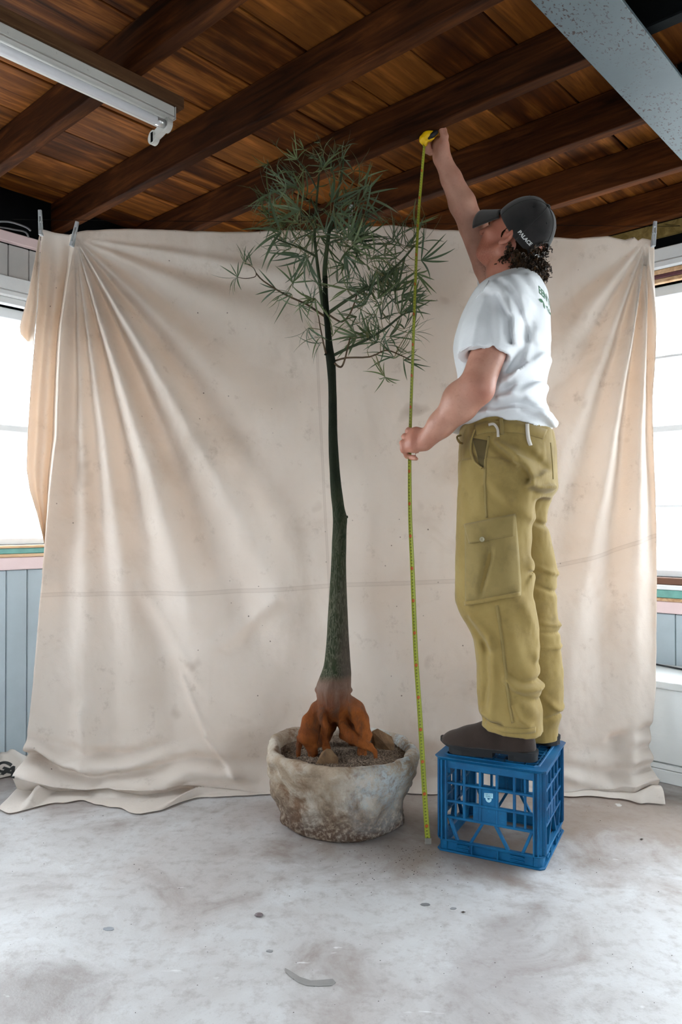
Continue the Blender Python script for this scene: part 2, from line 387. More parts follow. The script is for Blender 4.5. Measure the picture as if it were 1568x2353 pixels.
bx('apron', M_PINK, lo-0.05, hi+0.05, -0.016, 0.0, z0-0.104, z0-0.0505)
bx('head_stop', M_WHITE, lo-0.05, hi+0.05, -0.012, 0.05, z1+0.0, z1+0.030); bx('head_moulding', M_WHITE, lo-0.05, hi+0.05, -0.020, 0.0, z1+0.0305, z1+0.062, 0.008)
bx('architrave', M_WHITE, lo-0.05, hi+0.05, -0.014, 0.0, z1+0.0625, z1+0.119)
bx('picture_rail', M_PINK, 0.3, 3.3, -0.030, 0.0, 2.174, 2.216)
w2, bx = window('window_2', 'a', A_R, OPEN_R, [(1.068, 0.014), (1.405, 0.03), (1.72, 0.014)], 0.94, 'bright multi-pane window in the right wall beside the cloth')
lo, hi, z0, z1 = OPEN_R
bx('stop_bead', plain('weathered_brown', (0.16,0.07,0.04), 0.6, 0.2, 12), lo-0.05, hi+0.05, -0.012, 0.045, z0-0.030, z0-0.0)
bx('sill', M_WHITE, lo-0.05, hi+0.05, -0.034, 0.0, z0-0.050, z0-0.0305)
bx('sill_strip', M_GREEN, lo-0.05, hi+0.05, -0.022, 0.0, z0-0.086, z0-0.0505)
bx('sill_nosing', M_BAREWOOD, lo-0.05, hi+0.05, -0.026, 0.0, z0-0.100, z0-0.0865)
bx('apron', M_PINK, lo-0.05, hi+0.05, -0.016, 0.0, z0-0.152, z0-0.1005)
bx('head_strip', M_BAREWOOD, lo-0.05, hi+0.05, -0.006, 0.05, z1+0.000, z1+0.020)
bx('head_strip', M_MAROON, lo-0.05, hi+0.05, -0.008, 0.0, z1+0.0205, z1+0.038); bx('head_strip', M_BAREWOOD, lo-0.05, hi+0.05, -0.010, 0.0, z1+0.0385, z1+0.058)
bx('head_moulding', M_WHITE, lo-0.05, hi+0.05, -0.022, 0.0, z1+0.0585, z1+0.095, 0.008)
bx('architrave', M_WHITE, lo-0.05, hi+0.05, -0.014, 0.0, z1+0.0955, z1+0.150)
window('fill_window_3', 'a', A_B-0.11, OPEN_AB, [(1.4, 0.03)], 0.75, 'unseen window behind the viewer, sized for front fill light')
window('fill_window_4', 'b', B_B-0.11, OPEN_BB, [(1.4, 0.03)], 0.9, 'unseen window in the side wall behind the viewer, sized for front fill light')
# wall plate and a stub of pale timber near the upper right corner
pt = room_obj(empty('trim_1')); tag(pt, 'dark timber top plate along the right wall', 'trim', kind='structure')
MB().box(A_R-0.035, A_R+0.02, B_B, B_L, Z_J+0.02, Z_C-0.002).build('top_plate', M_JOIST, pt)
M_PALE = wood('pale_raw_timber', (0.10,0.07,0.02), (0.20,0.14,0.05), (0.28,0.21,0.09), 0, 1, 0.7, 0.4)
MB().box(3.285, 3.305, 0.95, 2.6, 2.222, 2.279).build('packer', M_PALE, pt)
# ---- built-in bench along the right wall
bn = room_obj(empty('window_bench')); tag(bn, 'white painted built-in bench under the right window', 'bench')
def whitewood():
    g = G('chipped_white_paint', rough=0.45, spec=0.4); v = g.coord('Object', (6, 1, 9))
    c = g.ramp(g.noise(2, 5, 0.6), [(0.3, (0.60,0.62,0.61)), (0.7, (0.74,0.75,0.74))])
    c = g.mix(g.ramp(g.noise(5, 6, 0.75, v, 0.5), [(0.66, 0), (0.70, 0.9)]), c, (0.16,0.15,0.14)); g.set('Base Color', c)
    g.bump(g.noise(6, 5, 0.6, v), 0.25, 0.003); return g.m
M_BENCH = whitewood()
MB().box(2.945, A_R-0.001, -1.2, 1.95, 0.360, 0.389).build('seat_board', M_BENCH, bn, bevel=0.006, seg=2)
MB().box(2.962, 2.985, -1.2, 1.94, 0.075, 0.359).build('front_panel', M_BENCH, bn, bevel=0.003)
MB().box(2.958, 2.985, -1.2, 1.94, 0.052, 0.071).build('front_rail', M_BENCH, bn, bevel=0.002)
MB().box(2.956, 2.985, -1.2, 1.94, 0.0, 0.050).build('plinth', M_BENCH, bn, bevel=0.003)
MB().box(2.985, A_R-0.002, 1.91, 1.94, 0.0, 0.359).build('end_panel', M_BENCH, bn)
# a thin black brush lying on the bench
q0, q1 = room(3.262, 1.18, 0.394), room(3.20, 0.98, 0.394)
br = empty('paint_brush', q0); tag(br, 'thin black-handled brush lying at the back of the white bench', 'brush')
MB().tube([Vector((0,0,0)), (q1-q0)*0.75], [0.0035, 0.004], 8).build('handle', plain('black_handle', (0.01,0.01,0.012), 0.4), br, True)
MB().tube([(q1-q0)*0.75, (q1-q0)*1.0], [0.0045, 0.0045], 8).build('ferrule', plain('pale_ferrule', (0.5,0.5,0.5), 0.3), br, True)
MB().tube([(q0-q1)*0.22, Vector((0,0,0))], [0.002, 0.005], 8).build('bristles', plain('brown_bristles', (0.12,0.06,0.04), 0.9), br, True)
# loose cables under the ceiling at the upper left
def cable(pts, label):
    c = MB().tube(smooth_curve([P(*p) for p in pts], 14), 0.004, 6).build('cable', plain('grey_cable', (0.16,0.16,0.165), 0.6), None, True)
    tag(c, label, 'cable')
cable([(-60,512,3.02),(0,509,3.03),(28,511,3.04),(60,522,3.05),(70,530,3.05)], 'upper of two grey cables in the dark gap above the left window')
cable([(-60,518,3.09),(0,522,3.10),(30,527,3.11),(58,533,3.12),(66,546,3.13)], 'lower of two grey cables in the dark gap above the left window')

# ================================================================== fluorescent batten on its timber
M_TUBE = G('dusty_lamp_glass', (0.72,0.72,0.76), 0.25).m
def batt():
    g = G('white_enamel', rough=0.4, spec=0.5); c = g.ramp(g.noise(5, 4), [(0.3, (0.46,0.445,0.42)), (0.7, (0.56,0.545,0.51))])
    c = g.mix(g.ramp(g.noise(60, 3, 0.6), [(0.66, 0), (0.72, 0.5)]), c, (0.25,0.22,0.2)); g.set('Base Color', c); return g.m
M_ENAMEL = batt()
ft = room_obj(empty('mounting_timber')); tag(ft, 'dark timber rail that carries the fluorescent light', 'timber')
LB = 1.86
MB().box(-1.2, 1.34, LB, LB+0.09, 2.244, Z_J-0.0005).build('rail', M_BATTEN, ft, bevel=0.002)
fx = room_obj(empty('fluorescent_light')); tag(fx, 'white fluorescent batten with one bare tube, upper left', 'light')
MB().box(-0.10, 1.312, LB+0.008, LB+0.082, 2.214, 2.2438).build('channel', M_ENAMEL, fx, bevel=0.003)
lip = MB(); lip.add([(a, LB+y, z) for a in (-0.10, 1.308) for (y, z) in ((0.008,2.214),(0.002,2.206),(0.016,2.203),(0.074,2.203),(0.088,2.206),(0.082,2.214))],
        [(0,1,2,3,4,5), (11,10,9,8,7,6)] + [(i, 6+i, 6+(i+1) % 6, (i+1) % 6) for i in range(6)])
lip.build('cover', M_ENAMEL, fx)
MB().box(1.3125, 1.316, LB+0.006, LB+0.084, 2.204, 2.244).build('end_plate', M_ENAMEL, fx, bevel=0.002)
MB().tube([(-0.07, LB+0.024, 2.186), (1.255, LB+0.024, 2.186)], 0.0125, 20).build('tube', M_TUBE, fx, True)
MB().tube([(1.2555, LB+0.024, 2.186), (1.285, LB+0.024, 2.186)], 0.0126, 20).build('tube_cap', G('tube_metal', (0.6,0.6,0.6), 0.3, 0.9).m, fx, True)
def holder(a):
    h = MB()
    for (cb, cz) in ((0.024, 2.186), (0.090, 2.170)):
        h.tube([(a, LB+cb, cz), (a+0.016, LB+cb, cz)], 0.021, 20)
    h.bar((a+0.008, LB+0.024, 2.186), (a+0.008, LB+0.090, 2.170), 0.026, 0.016, (0,0,1))
    h.box(a, a+0.016, LB+0.018, LB+0.060, 2.186, 2.2029)
    return h.build('lamp_holder', M_ENAMEL, fx)
hd = holder(1.2855)
MB().box(1.2852, 1.2854, LB+0.084, LB+0.096, 2.155, 2.185).build('socket_slot', M_DARK, fx)
holder(-0.09)
# ================================================================== signed-distance sculpting (numpy) for organic shapes
def axis(lo, hi, h, fine=()):
    """grid axis with finer spacing inside the given ranges (lo, hi, step)"""
    x = [lo]
    while x[-1] < hi:
        st = h
        for (a, b_, s) in fine:
            if a <= x[-1] <= b_: st = min(st, s)
        x.append(x[-1]+st)
    return np.array(x, np.float32)
class Field:
    def __init__(s, xs, ys, zs):
        s.x, s.y, s.z = xs, ys, zs; s.D = np.full((len(xs), len(ys), len(zs)), 9.0, np.float32)
    def sl(s, lo, hi):
        r = []
        for ax, a, b_ in zip((s.x, s.y, s.z), lo, hi):
            i, j = np.searchsorted(ax, a), np.searchsorted(ax, b_); r.append(slice(max(i-1,0), min(j+1, len(ax))))
        return tuple(r)
    def grid(s, sl): return s.x[sl[0]][:,None,None], s.y[sl[1]][None,:,None], s.z[sl[2]][None,None,:]
    def put(s, sl, d, k, mode):
        a = s.D[sl]
        if mode == 'add':
            h = np.clip(0.5+0.5*(a-d)/k, 0, 1); s.D[sl] = a*(1-h)+d*h - k*h*(1-h)
        elif mode == 'sub':
            d = -d; h = np.clip(0.5-0.5*(a-d)/k, 0, 1); s.D[sl] = a*(1-h)+d*h + k*h*(1-h)
    def cone(s, p, q, r0, r1, k=0.01, mode='add', flat=None):
        """tapered capsule; flat = (axis vector, factor) squeezes it along that axis"""
        p, q = np.array(p, float), np.array(q, float); R = max(r0, r1)*1.6+k*2+0.03
        sl = s.sl(np.minimum(p,q)-R, np.maximum(p,q)+R); X, Y, Z = s.grid(sl)
        d = q-p; L = float(d@d)+1e-9
        t = np.clip(((X-p[0])*d[0]+(Y-p[1])*d[1]+(Z-p[2])*d[2])/L, 0, 1)
        ex, ey, ez = X-p[0]-t*d[0], Y-p[1]-t*d[1], Z-p[2]-t*d[2]
        if flat is not None:
            a = np.array(flat[0], float); a /= np.linalg.norm(a); c = (ex*a[0]+ey*a[1]+ez*a[2])*(1/flat[1]-1)
            ex, ey, ez = ex+c*a[0], ey+c*a[1], ez+c*a[2]
        s.put(sl, (np.sqrt(ex*ex+ey*ey+ez*ez) - (r0+(r1-r0)*t)).astype(np.float32), k, mode)
    def chain(s, pts, rad, k=0.01, mode='add', flat=None):
        for i in range(len(pts)-1): s.cone(pts[i], pts[i+1], rad[i], rad[i+1], k, mode, flat)
    def ell(s, c, r, R=None, k=0.01, mode='add'):
        """ellipsoid with radii r along the rows of R"""
        c = np.array(c, float); m = max(r)*1.3+k*2+0.03; sl = s.sl(c-m, c+m); X, Y, Z = s.grid(sl)
        R = np.eye(3) if R is None else np.array(R, float)
        q = [((X-c[0])*R[i][0]+(Y-c[1])*R[i][1]+(Z-c[2])*R[i][2])/r[i] for i in range(3)]
        k0 = np.sqrt(q[0]**2+q[1]**2+q[2]**2); k1 = np.sqrt((q[0]/r[0])**2+(q[1]/r[1])**2+(q[2]/r[2])**2)+1e-9
        s.put(sl, (k0*(k0-1)/k1).astype(np.float32), k, mode)
    def stack(s, rows, k=0.02, mode='add', power=2.0, zpad=0.03):
        """elliptic column: rows of (z, cx, cy, rx, ry) ordered by z"""
        rows = sorted(rows); A = np.array(rows, float); m = 0.12
        lo = ((A[:,1]-A[:,3]).min()-m, (A[:,2]-A[:,4]).min()-m, A[0,0]-zpad); hi = ((A[:,1]+A[:,3]).max()+m, (A[:,2]+A[:,4]).max()+m, A[-1,0]+zpad)
        sl = s.sl(lo, hi); X, Y, Z = s.grid(sl); z = s.z[sl[2]]
        def itp(j):                      # smooth (cubic Hermite) interpolation along z
            zz, v = A[:,0], A[:,j]; g = np.gradient(v, zz); i = np.clip(np.searchsorted(zz, z)-1, 0, len(zz)-2)
            h = zz[i+1]-zz[i]; t = np.clip((z-zz[i])/h, 0, 1)
            o = (2*t**3-3*t**2+1)*v[i]+(t**3-2*t**2+t)*h*g[i]+(-2*t**3+3*t**2)*v[i+1]+(t**3-t**2)*h*g[i+1]
            return o.astype(np.float32)[None,None,:]
        cx, cy, rx, ry = itp(1), itp(2), itp(3), itp(4)
        e = (np.abs((X-cx)/rx)**power + np.abs((Y-cy)/ry)**power)**(1/power)
        d = (e-1)*np.minimum(rx, ry)*0.95
        zc = np.maximum(A[0,0]-Z, Z-A[-1,0]); d = np.where(zc > 0, np.maximum(d, zc)+0*d, np.maximum(d, zc))
        s.put(sl, d.astype(np.float32), k, mode)
    def plane(s, n, c, k=0.003):
        """keep the side where n.p < c"""
        X, Y, Z = s.x[:,None,None], s.y[None,:,None], s.z[None,None,:]
        n = np.array(n, float); L = np.linalg.norm(n); d = ((n[0]*X+n[1]*Y+n[2]*Z)-c)/L
        h = np.clip(0.5-0.5*(s.D-d)/k, 0, 1); s.D = (s.D*(1-h)+d*h + k*h*(1-h)).astype(np.float32)
    def near(s, band=0.03):
        i = np.nonzero(np.abs(s.D) < band); return i, s.x[i[0]], s.y[i[1]], s.z[i[2]]
    def mesh(s):
        D = s.D; S = D < 0
        nx, ny, nz = [n-1 for n in D.shape]
        cnt = np.zeros((nx,ny,nz), np.int8)
        off = [(a,b_,c) for a in (0,1) for b_ in (0,1) for c in (0,1)]
        for (a,b_,c) in off: cnt += S[a:a+nx, b_:b_+ny, c:c+nz]
        act = (cnt > 0) & (cnt < 8); I, J, K = np.nonzero(act); n = len(I)
        idx = np.full((nx,ny,nz), -1, np.int32); idx[I,J,K] = np.arange(n)
        val = [D[I+a, J+b_, K+c] for (a,b_,c) in off]; acc = np.zeros((n,3)); num = np.zeros(n)
        for p in range(8):
            for q in range(p+1, 8):
                dif = [off[q][i]-off[p][i] for i in range(3)]
                if sum(abs(t) for t in dif) != 1: continue
                u, v = val[p], val[q]; m = (u < 0) != (v < 0); t = np.where(m, u/np.where(m, u-v, 1), 0)
                for i in range(3): acc[:,i] += np.where(m, off[p][i]+t*dif[i], 0)
                num += m
        acc /= num[:,None]
        V = np.stack([ax[b0]+(ax[b0+1]-ax[b0])*acc[:,i] for i, (ax, b0) in enumerate(((s.x,I),(s.y,J),(s.z,K)))], 1)
        Q = []
        for axn in range(3):
            sh = [slice(1,-1)]*3; sh[axn] = slice(0,-1); sh2 = [slice(1,-1)]*3; sh2[axn] = slice(1,None)
            s0, s1 = S[tuple(sh)], S[tuple(sh2)]
            for flip in (False, True):
                e = np.nonzero((s0 & ~s1) if not flip else (~s0 & s1))
                g = [e[i] + (0 if i == axn else 1) for i in range(3)]
                o1, o2 = (axn+1) % 3, (axn+2) % 3
                def cell(d1, d2):
                    c = [g[0].copy(), g[1].copy(), g[2].copy()]; c[o1] = c[o1]+d1; c[o2] = c[o2]+d2; return idx[c[0],c[1],c[2]]
                q = [cell(-1,-1), cell(0,-1), cell(0,0), cell(-1,0)]
                Q.append(np.stack(q if not flip else q[::-1], 1))
        Q = np.concatenate(Q); Q = Q[(Q >= 0).all(1)]
        return V, Q
def fast_mesh(name, V, Q):
    me = bpy.data.meshes.new(name); nv, nf = len(V), len(Q); k = Q.shape[1]
    me.vertices.add(nv); me.vertices.foreach_set('co', np.asarray(V, np.float32).ravel())
    me.loops.add(nf*k); me.loops.foreach_set('vertex_index', np.asarray(Q, np.int32).ravel())
    me.polygons.add(nf); me.polygons.foreach_set('loop_start', np.arange(0, nf*k, k, dtype=np.int32)); me.polygons.foreach_set('loop_total', np.full(nf, k, np.int32))
    me.polygons.foreach_set('use_smooth', np.ones(nf, bool)); me.update(calc_edges=True); me.validate(); return me
def add_attr(me, name, vals):
    a = me.attributes.new(name, 'FLOAT', 'POINT'); a.data.foreach_set('value', np.asarray(vals, np.float32))

# ================================================================== the hanging canvas
def canvas_mat():
    g = G('stained_canvas', rough=0.85, spec=0.15); v = g.coord('Object')
    base = g.ramp(g.noise(1.6, 5, 0.6, v, 0.4), [(0.3, (0.74,0.67,0.605)), (0.7, (0.83,0.78,0.73))])
    c = g.mix(g.ramp(g.noise(2.6, 6, 0.65, v, 0.8), [(0.54, 0), (0.76, 0.38)]), base, (0.50,0.41,0.33))
    c = g.mix(g.ramp(g.noise(12, 6, 0.75, v), [(0.58, 0), (0.74, 0.45)]), c, (0.36,0.30,0.25))
    c = g.mix(g.ramp(g.noise(7, 2, 0.5, g.coord('Object', None, (0.3,0,0.8))), [(0.70, 0), (0.80, 0.45)]), c, (0.34,0.26,0.20))
    spk = g.voro(16, v); c = g.mix(g.math('MULTIPLY', g.ramp(spk, [(0.035, 1.0), (0.055, 0.0)]), g.ramp(g.noise(3, 2, 0.5, v), [(0.47, 0), (0.56, 0.85)])), c, (0.10,0.085,0.08))
    # sewn double seams: distance to each seam is stored with the cloth
    for nm, wd in (('seam_h', 0.007), ('seam_v', 0.0035)):
        d = g.math('ABSOLUTE', g.attr(nm)); band = g.ramp(g.math('DIVIDE', d, 0.05), [(wd/0.05*0.8, 1.0), (wd/0.05*1.1, 0.0)])
        c = g.mix(g.math('MULTIPLY', band, 0.15), c, (0.40,0.33,0.28))
        e = g.math('ABSOLUTE', g.math('SUBTRACT', d, wd)); line = g.ramp(g.math('DIVIDE', e, 0.02), [(0.04, 1.0), (0.12, 0.0)])
        c = g.mix(g.math('MULTIPLY', line, 0.22), c, (0.33,0.27,0.23))
    g.set('Base Color', c)
    wv = g.node('ShaderNodeTexNoise', {'Vector': g.coord('Object', (700, 700, 160)), 'Scale': 1.0, 'Detail': 2}).outputs['Fac']
    h = g.math('ADD', g.math('MULTIPLY', wv, 0.25), g.noise(38, 4, 0.6, v)); nb = g.bump(h, 0.28, 0.004)
    tr = g.node('ShaderNodeBsdfTranslucent', {'Color': g.mix(0.45, c, (0.90,0.60,0.36)), 'Normal': nb}).outputs[0]
    ms = g.node('ShaderNodeMixShader', {0: 0.28, 1: g.b.outputs[0], 2: tr}).outputs[0]
    g.L.new(ms, g.out.inputs['Surface']); return g.m
M_CANVAS = canvas_mat()
CY = 2.85
def pxl(pairs): 
    ys = [p[0] for p in pairs]; xs = [p[1] for p in pairs]; return lambda y: np.interp(y, ys, xs)
def wx(x, Y=CY): return (x-784.0)/FPX*Y
def wz(y, Y=CY): return CAMZ + math.sin(PITCH)*Y - (y-1176.5)/FPX*Y
# main sheet: columns u, rows t
NU, NT = 460, 340
fold_x = pxl([(535,170),(600,166),(800,150),(1000,139),(1150,124),(1300,110),(1400,101),(1500,95),(1600,86),(1700,76),(1800,70)])
right_x = pxl([(540,1508),(700,1507),(900,1504),(1050,1509),(1200,1511),(1400,1512),(1500,1510),(1580,1506),(1650,1498),(1740,1482),(1820,1474)])
top_y = lambda x: np.interp(x, [90,130,170,200,300,400,500,600,700,800,900,1000,1100,1200,1290,1330,1400,1440,1462,1470,1480,1500,1515],
                            [527,531,534,528,524,527,530,529,527,522,516,524,528,534,541,545,540,548,542,550,544,548,552])
def sheet():
    U = np.linspace(0, 1, NU)[:,None]; T = np.linspace(0, 1, NT)[None,:]
    # rows run from the line down to the floor, the last 9 percent lies on the floor towards the viewer
    TF = 0.86
    tz = np.clip(T/TF, 0, 1)
    yy = 530 + tz*(1800-530)
    xl, xr = fold_x(yy), right_x(yy)
    x = xl + (xr-xl)*U
    yt = top_y(x); y = yt + tz*(1803-yt)
    X = wx(x); Z = CAMZ + math.sin(PITCH)*CY - (y-1176.5)/FPX*CY
    z_floor = Z.min(); Z = Z - z_floor*tz**6
    # folds fanning out of the second peg
    px, pz = wx(172), wz(546)
    dx, dz = X-px, pz-Z; r = np.sqrt(dx*dx+dz*dz)+1e-6; th = np.degrees(np.arctan2(dx, dz)) + r*1.2
    D = np.zeros_like(X)
    amp = np.clip(r/0.35, 0.12, 1.0)*np.interp(r, [0,0.9,1.6,2.2], [1,1,0.6,0.30])
    for (t0, wd, a) in ((-5,2.6,0.040),(1.0,1.6,-0.010),(3.5,1.6,0.016),(7,1.7,-0.012),(10.0,2.0,0.024),(14.0,2.0,-0.018),(20,2.6,0.044),(25.5,2.3,-0.020),(33,3.2,0.048),(40,3.5,-0.022),(47,4,0.016),(57,5,-0.020),(66,4,0.012),(75,3,-0.012),(81,2,0.012)):
        D += 1.35*a*amp*np.exp(-((th-t0)/(wd*1.3))**2)
    # folds fanning out of the right-hand peg
    qx, qz = wx(1490), wz(546); dx2, dz2 = qx-X, qz-Z; r2 = np.sqrt(dx2**2+dz2**2)+1e-6; th2 = np.degrees(np.arctan2(dx2, np.maximum(dz2, 1e-4)))
    a2 = np.clip(r2/0.25, 0.1, 1)*np.interp(r2, [0,0.9,1.5,2.2], [1,0.9,0.45,0.2])
    for (t0, wd, a) in ((-4,2.0,0.018),(-1,1.2,-0.020),(2.5,1.5,0.022),(6.5,1.6,-0.026),(10.5,1.8,0.026),(16,2.4,-0.018),(22,3.5,0.016),(30,5,-0.014),(40,6,0.012),(52,6,-0.010)):
        D += 1.3*a*a2*np.exp(-((th2-t0)/(wd*1.2))**2)
    # wide soft billows, small creases
    D += 0.030*fbm(X*1.3+3, Z*0.9+5, 0*X+1.5, 2) + 0.012*fbm(X*5, Z*2.2, 0*X+4, 3) + 0.0075*fbm(X*16+2, Z*9, 0*X+9, 3)
    D += 0.006*np.sin(Z*26+3*np.sin(X*4))*np.exp(-((X+0.25)/0.45)**2)*np.exp(-((Z-1.95)/0.22)**2)
    # the diagonal crease low on the left and pleats above the floor
    def crease(p, q, wd, a):
        (x0,y0),(x1,y1) = p, q; A = np.array([wx(x0), wz(y0)]); B = np.array([wx(x1), wz(y1)]); d = B-A; L = d@d
        t = np.clip(((X-A[0])*d[0]+(Z-A[1])*d[1])/L, 0, 1); e = (X-A[0]-t*d[0])*(-d[1])+(Z-A[1]-t*d[1])*d[0]; e = e/math.sqrt(L)
        f = np.sqrt((X-A[0]-t*d[0])**2+(Z-A[1]-t*d[1])**2); return a*np.exp(-(f/wd)**2) + a*0.6*np.tanh(e/(wd*0.6))*np.exp(-(f/(wd*2.2))**2)
    D += crease((425,1560),(480,1690),0.012,0.010) + crease((480,1690),(545,1775),0.012,0.014) + crease((195,1640),(205,1745),0.03,0.022)
    D += crease((1440,1700),(1420,1790),0.025,0.03) + crease((1480,1690),(1400,1700),0.02,-0.02) + crease((520,1480),(640,1380),0.03,0.012) + crease((330,1360),(450,1560),0.03,0.010)
    hem = np.exp(-((Z-0.0)/0.14)**2); left = np.interp(X, [-1.0,-0.62,-0.30,0.7,1.0,1.15], [1.0,0.8,0.12,0.12,0.35,1.0])
    D += hem*(0.034*fbm(X*7+1, Z*8, 0*X+2, 3) + 0.010*np.sin(X*17+2*np.sin(X*5)))
    D += left*np.exp(-((Z-0.05)/0.07)**2)*(0.040*np.sin(Z*70 + 3.2*np.sin(X*6+0.7) + 2.0*fbm(X*5, Z*6, 0*X+1, 2)) + 0.06*fbm(X*8+3, Z*16, 0*X+5, 3))
    D += (0.030+0.055*left)*np.exp(-np.maximum(Z, 0)/0.055)
    Y = CY - D - 0.03*tz**3
    # slump onto the floor; towards both ends the sheet overhangs, tucks under and runs out again
    tf = np.clip((T-TF)/(1-TF), 0, 1) + 0*X
    ov = np.clip((left-0.12)/0.88, 0, 1)
    zend = ov*(0.040+0.050*(fbm(X*5+3, 0*X, 0*X+5, 2)+0.25))
    Z = Z + zend*tz**5*(tf <= 0) + zend*(tf > 0)
    run = 0.022 + 0.13*(fbm(X*6.1+8, 0*X, 0*X+3, 3)+0.40)*ov + np.interp(X, [-1.25,-1.1,-0.8,-0.5,0,0.6,1.0,1.2], [0.0,0.03,0.03,0.0,-0.008,-0.008,0.01,0.02])
    back = ov*(0.050+0.05*fbm(X*7, 0*X, 0*X+1, 2))
    s1 = np.clip(tf/0.35, 0, 1); s2 = np.clip((tf-0.35)/0.65, 0, 1); s1 = s1*s1*(3-2*s1); s2 = s2*s2*(3-2*s2)
    Y = Y + back*s1 - (back+run)*s2
    wpx = X + 0.05*fbm(X*6, tf*2, 0*X+2, 2)
    crum = np.clip(1-np.abs(4*vnoise(wpx*6+2, tf*1.6+X*3, 0*X+6)), 0, 1)**1.3
    zf = zend*(1-0.72*s1) ; zf = zf*(1-s2) + ov*0.045*crum*np.sin(np.clip(s2,0,1)*PI)**0.8
    X = X + 0.02*ov*fbm(X*9, tf*3, 0*X+4, 2)*s2
    Z = np.where(tf > 0, zf + 0.005, Z)
    Z = np.maximum(Z, 0.004)
    sh = Z - (wz(1365) + np.interp(X, [wx(100),wx(500),wx(780),wx(1050),wx(1290),wx(1400),wx(1450),wx(1510)], [0, 0.008, 0.035, 0.05, 0.11, 0.155, 0.19, 0.222]))
    sv = X - np.interp(-Z, [-wz(540),-wz(900),-wz(1350),0], [wx(718),wx(733),wx(757),wx(762)])
    return np.stack([X, Y, Z], -1), sh, sv
S_, seamh, seamv = sheet()
Vs = S_.reshape(-1, 3); ii = np.arange((NU-1)*NT).reshape(NU-1, NT)[:, :-1].ravel()
Qs = np.stack([ii, ii+1, ii+NT+1, ii+NT], 1)
# the wing beyond the fold, turned back towards the window, joined to the sheet along the fold
NW = 50
wing_l = pxl([(527,93),(600,88),(700,84),(800,76),(900,68),(1000,62),(1080,60),(1130,68),(1180,84),(1230,97),(1270,105),(1300,110),(1330,108)])
rows = np.where(S_[0,:,2] > wz(1318))[0]; nr = len(rows)
W = np.zeros((NW, nr, 3))
for j, rj in enumerate(rows):
    e = S_[0, rj]; y = 1176.5 + (CAMZ + math.sin(PITCH)*CY - e[2])/CY*FPX
    s_ = np.linspace(0, 1, NW)
    top = math.exp(-max(0, (y-530))/60.0)
    pleat = 0.115*np.clip(s_/0.14, 0, 1)*(1-0.85*top) - 0.055*np.exp(-((s_-0.95)/0.3)**2)*(1-0.6*top) + 0.018*np.sin(s_*9+1)*(1-top)
    W[:, j, 1] = e[1] + pleat
    xe = 784+e[0]/e[1]*FPX; xp = xe + (float(wing_l(y))-xe)*s_
    W[:, j, 0] = (xp-784)/FPX*W[:, j, 1]
    W[:, j, 2] = e[2] + (0.004*s_ if y > 560 else 0.012*s_)
nb0 = len(Vs); Vw = W.reshape(-1, 3); iw = (np.arange((NW-1)*nr).reshape(NW-1, nr)[:, :-1]).ravel()
Qw = np.stack([iw, iw+nr, iw+nr+1, iw+1], 1) + nb0
# the corner flap behind it
NF, NR = 16, 40
Fp = np.zeros((NF, NR, 3))
for j in range(NR):
    t = j/(NR-1); y = 528 + t*(800-528)
    xr_, xl_ = np.interp(y, [528,700,800], [94,86,77]), np.interp(y, [528,560,600,700,775,800], [93,86,79,60,45,47])
    for i in range(NF):
        s_ = i/(NF-1); yy = y - 32*s_*np.clip((t-0.55)/0.45, 0, 1)
        Fp[i, j] = P(xr_+(xl_-xr_)*s_, yy, CY+0.17+0.03*math.sin(s_*4)*t)
nb1 = nb0+len(Vw); Vf = Fp.reshape(-1, 3); jf = (np.arange((NF-1)*NR).reshape(NF-1, NR)[:, :-1]).ravel()
Qf = np.stack([jf, jf+NR, jf+NR+1, jf+1], 1) + nb1
VV = np.concatenate([Vs, Vw, Vf]); QQ = np.concatenate([Qs, Qw, Qf])
mc = fast_mesh('canvas_backdrop', VV, QQ)
add_attr(mc, 'seam_h', np.concatenate([seamh.ravel(), np.full(len(Vw)+len(Vf), 0.3)])); add_attr(mc, 'seam_v', np.concatenate([seamv.ravel(), np.full(len(Vw)+len(Vf), 0.3)]))
canvas = link('canvas_backdrop', mc, M_CANVAS); tag(canvas, 'large stained beige canvas sheet hanging across the corner of the room', 'cloth')
sol = canvas.modifiers.new('thickness', 'SOLIDIFY'); sol.thickness = 0.0012; sol.offset = 1
# rolled hem piece lying on the floor at the right end
hp = [P(1420,1790,2.80), P(1455,1798,2.80), P(1478,1790,2.81), P(1486,1775,2.84), P(1478,1762,2.88)]
# line and pegs
M_PEG = plain('grey_plastic_peg', (0.50,0.52,0.54), 0.4, 0.1, 20)
M_LINE = plain('thin_dark_line', (0.010,0.009,0.008), 0.9, 0.1, 8, 0.0)
def peg(x, y, Y, tilt, label):
    r = empty('clothes_peg', P(x, y, Y)); r.rotation_euler = (0.05, math.radians(tilt), 0); tag(r, label, 'peg', 'pegs along the top of the canvas')
    for s_ in (-1, 1):
        m = MB(); m.box(-0.0065, -0.0030, s_*0.004-0.003, s_*0.004+0.003, -0.045, 0.045); m.box(0.0030, 0.0065, s_*0.004-0.003, s_*0.004+0.003, -0.045, 0.045)
        m.box(-0.0065, 0.0065, s_*0.004-0.003, s_*0.004+0.003, -0.048, -0.030); m.box(-0.0065, 0.0065, s_*0.004-0.003, s_*0.004+0.003, 0.026, 0.048)
        o = m.build('arm', M_PEG, r, bevel=0.001); o.rotation_euler = (s_*0.06, 0, 0)
    MB().tube([(0.008,0,0.004), (-0.008,0,0.004)], 0.004, 8).build('spring', G('peg_spring', (0.5,0.5,0.5), 0.3, 0.9).m, r, True)
peg(93, 512, CY-0.012, -2, 'grey peg at the upper left corner of the canvas')
peg(171, 538, CY-0.030, 14, 'tilted grey peg gathering the fan of folds')
peg(1504, 538, CY-0.010, 4, 'grey peg at the upper right corner of the canvas')
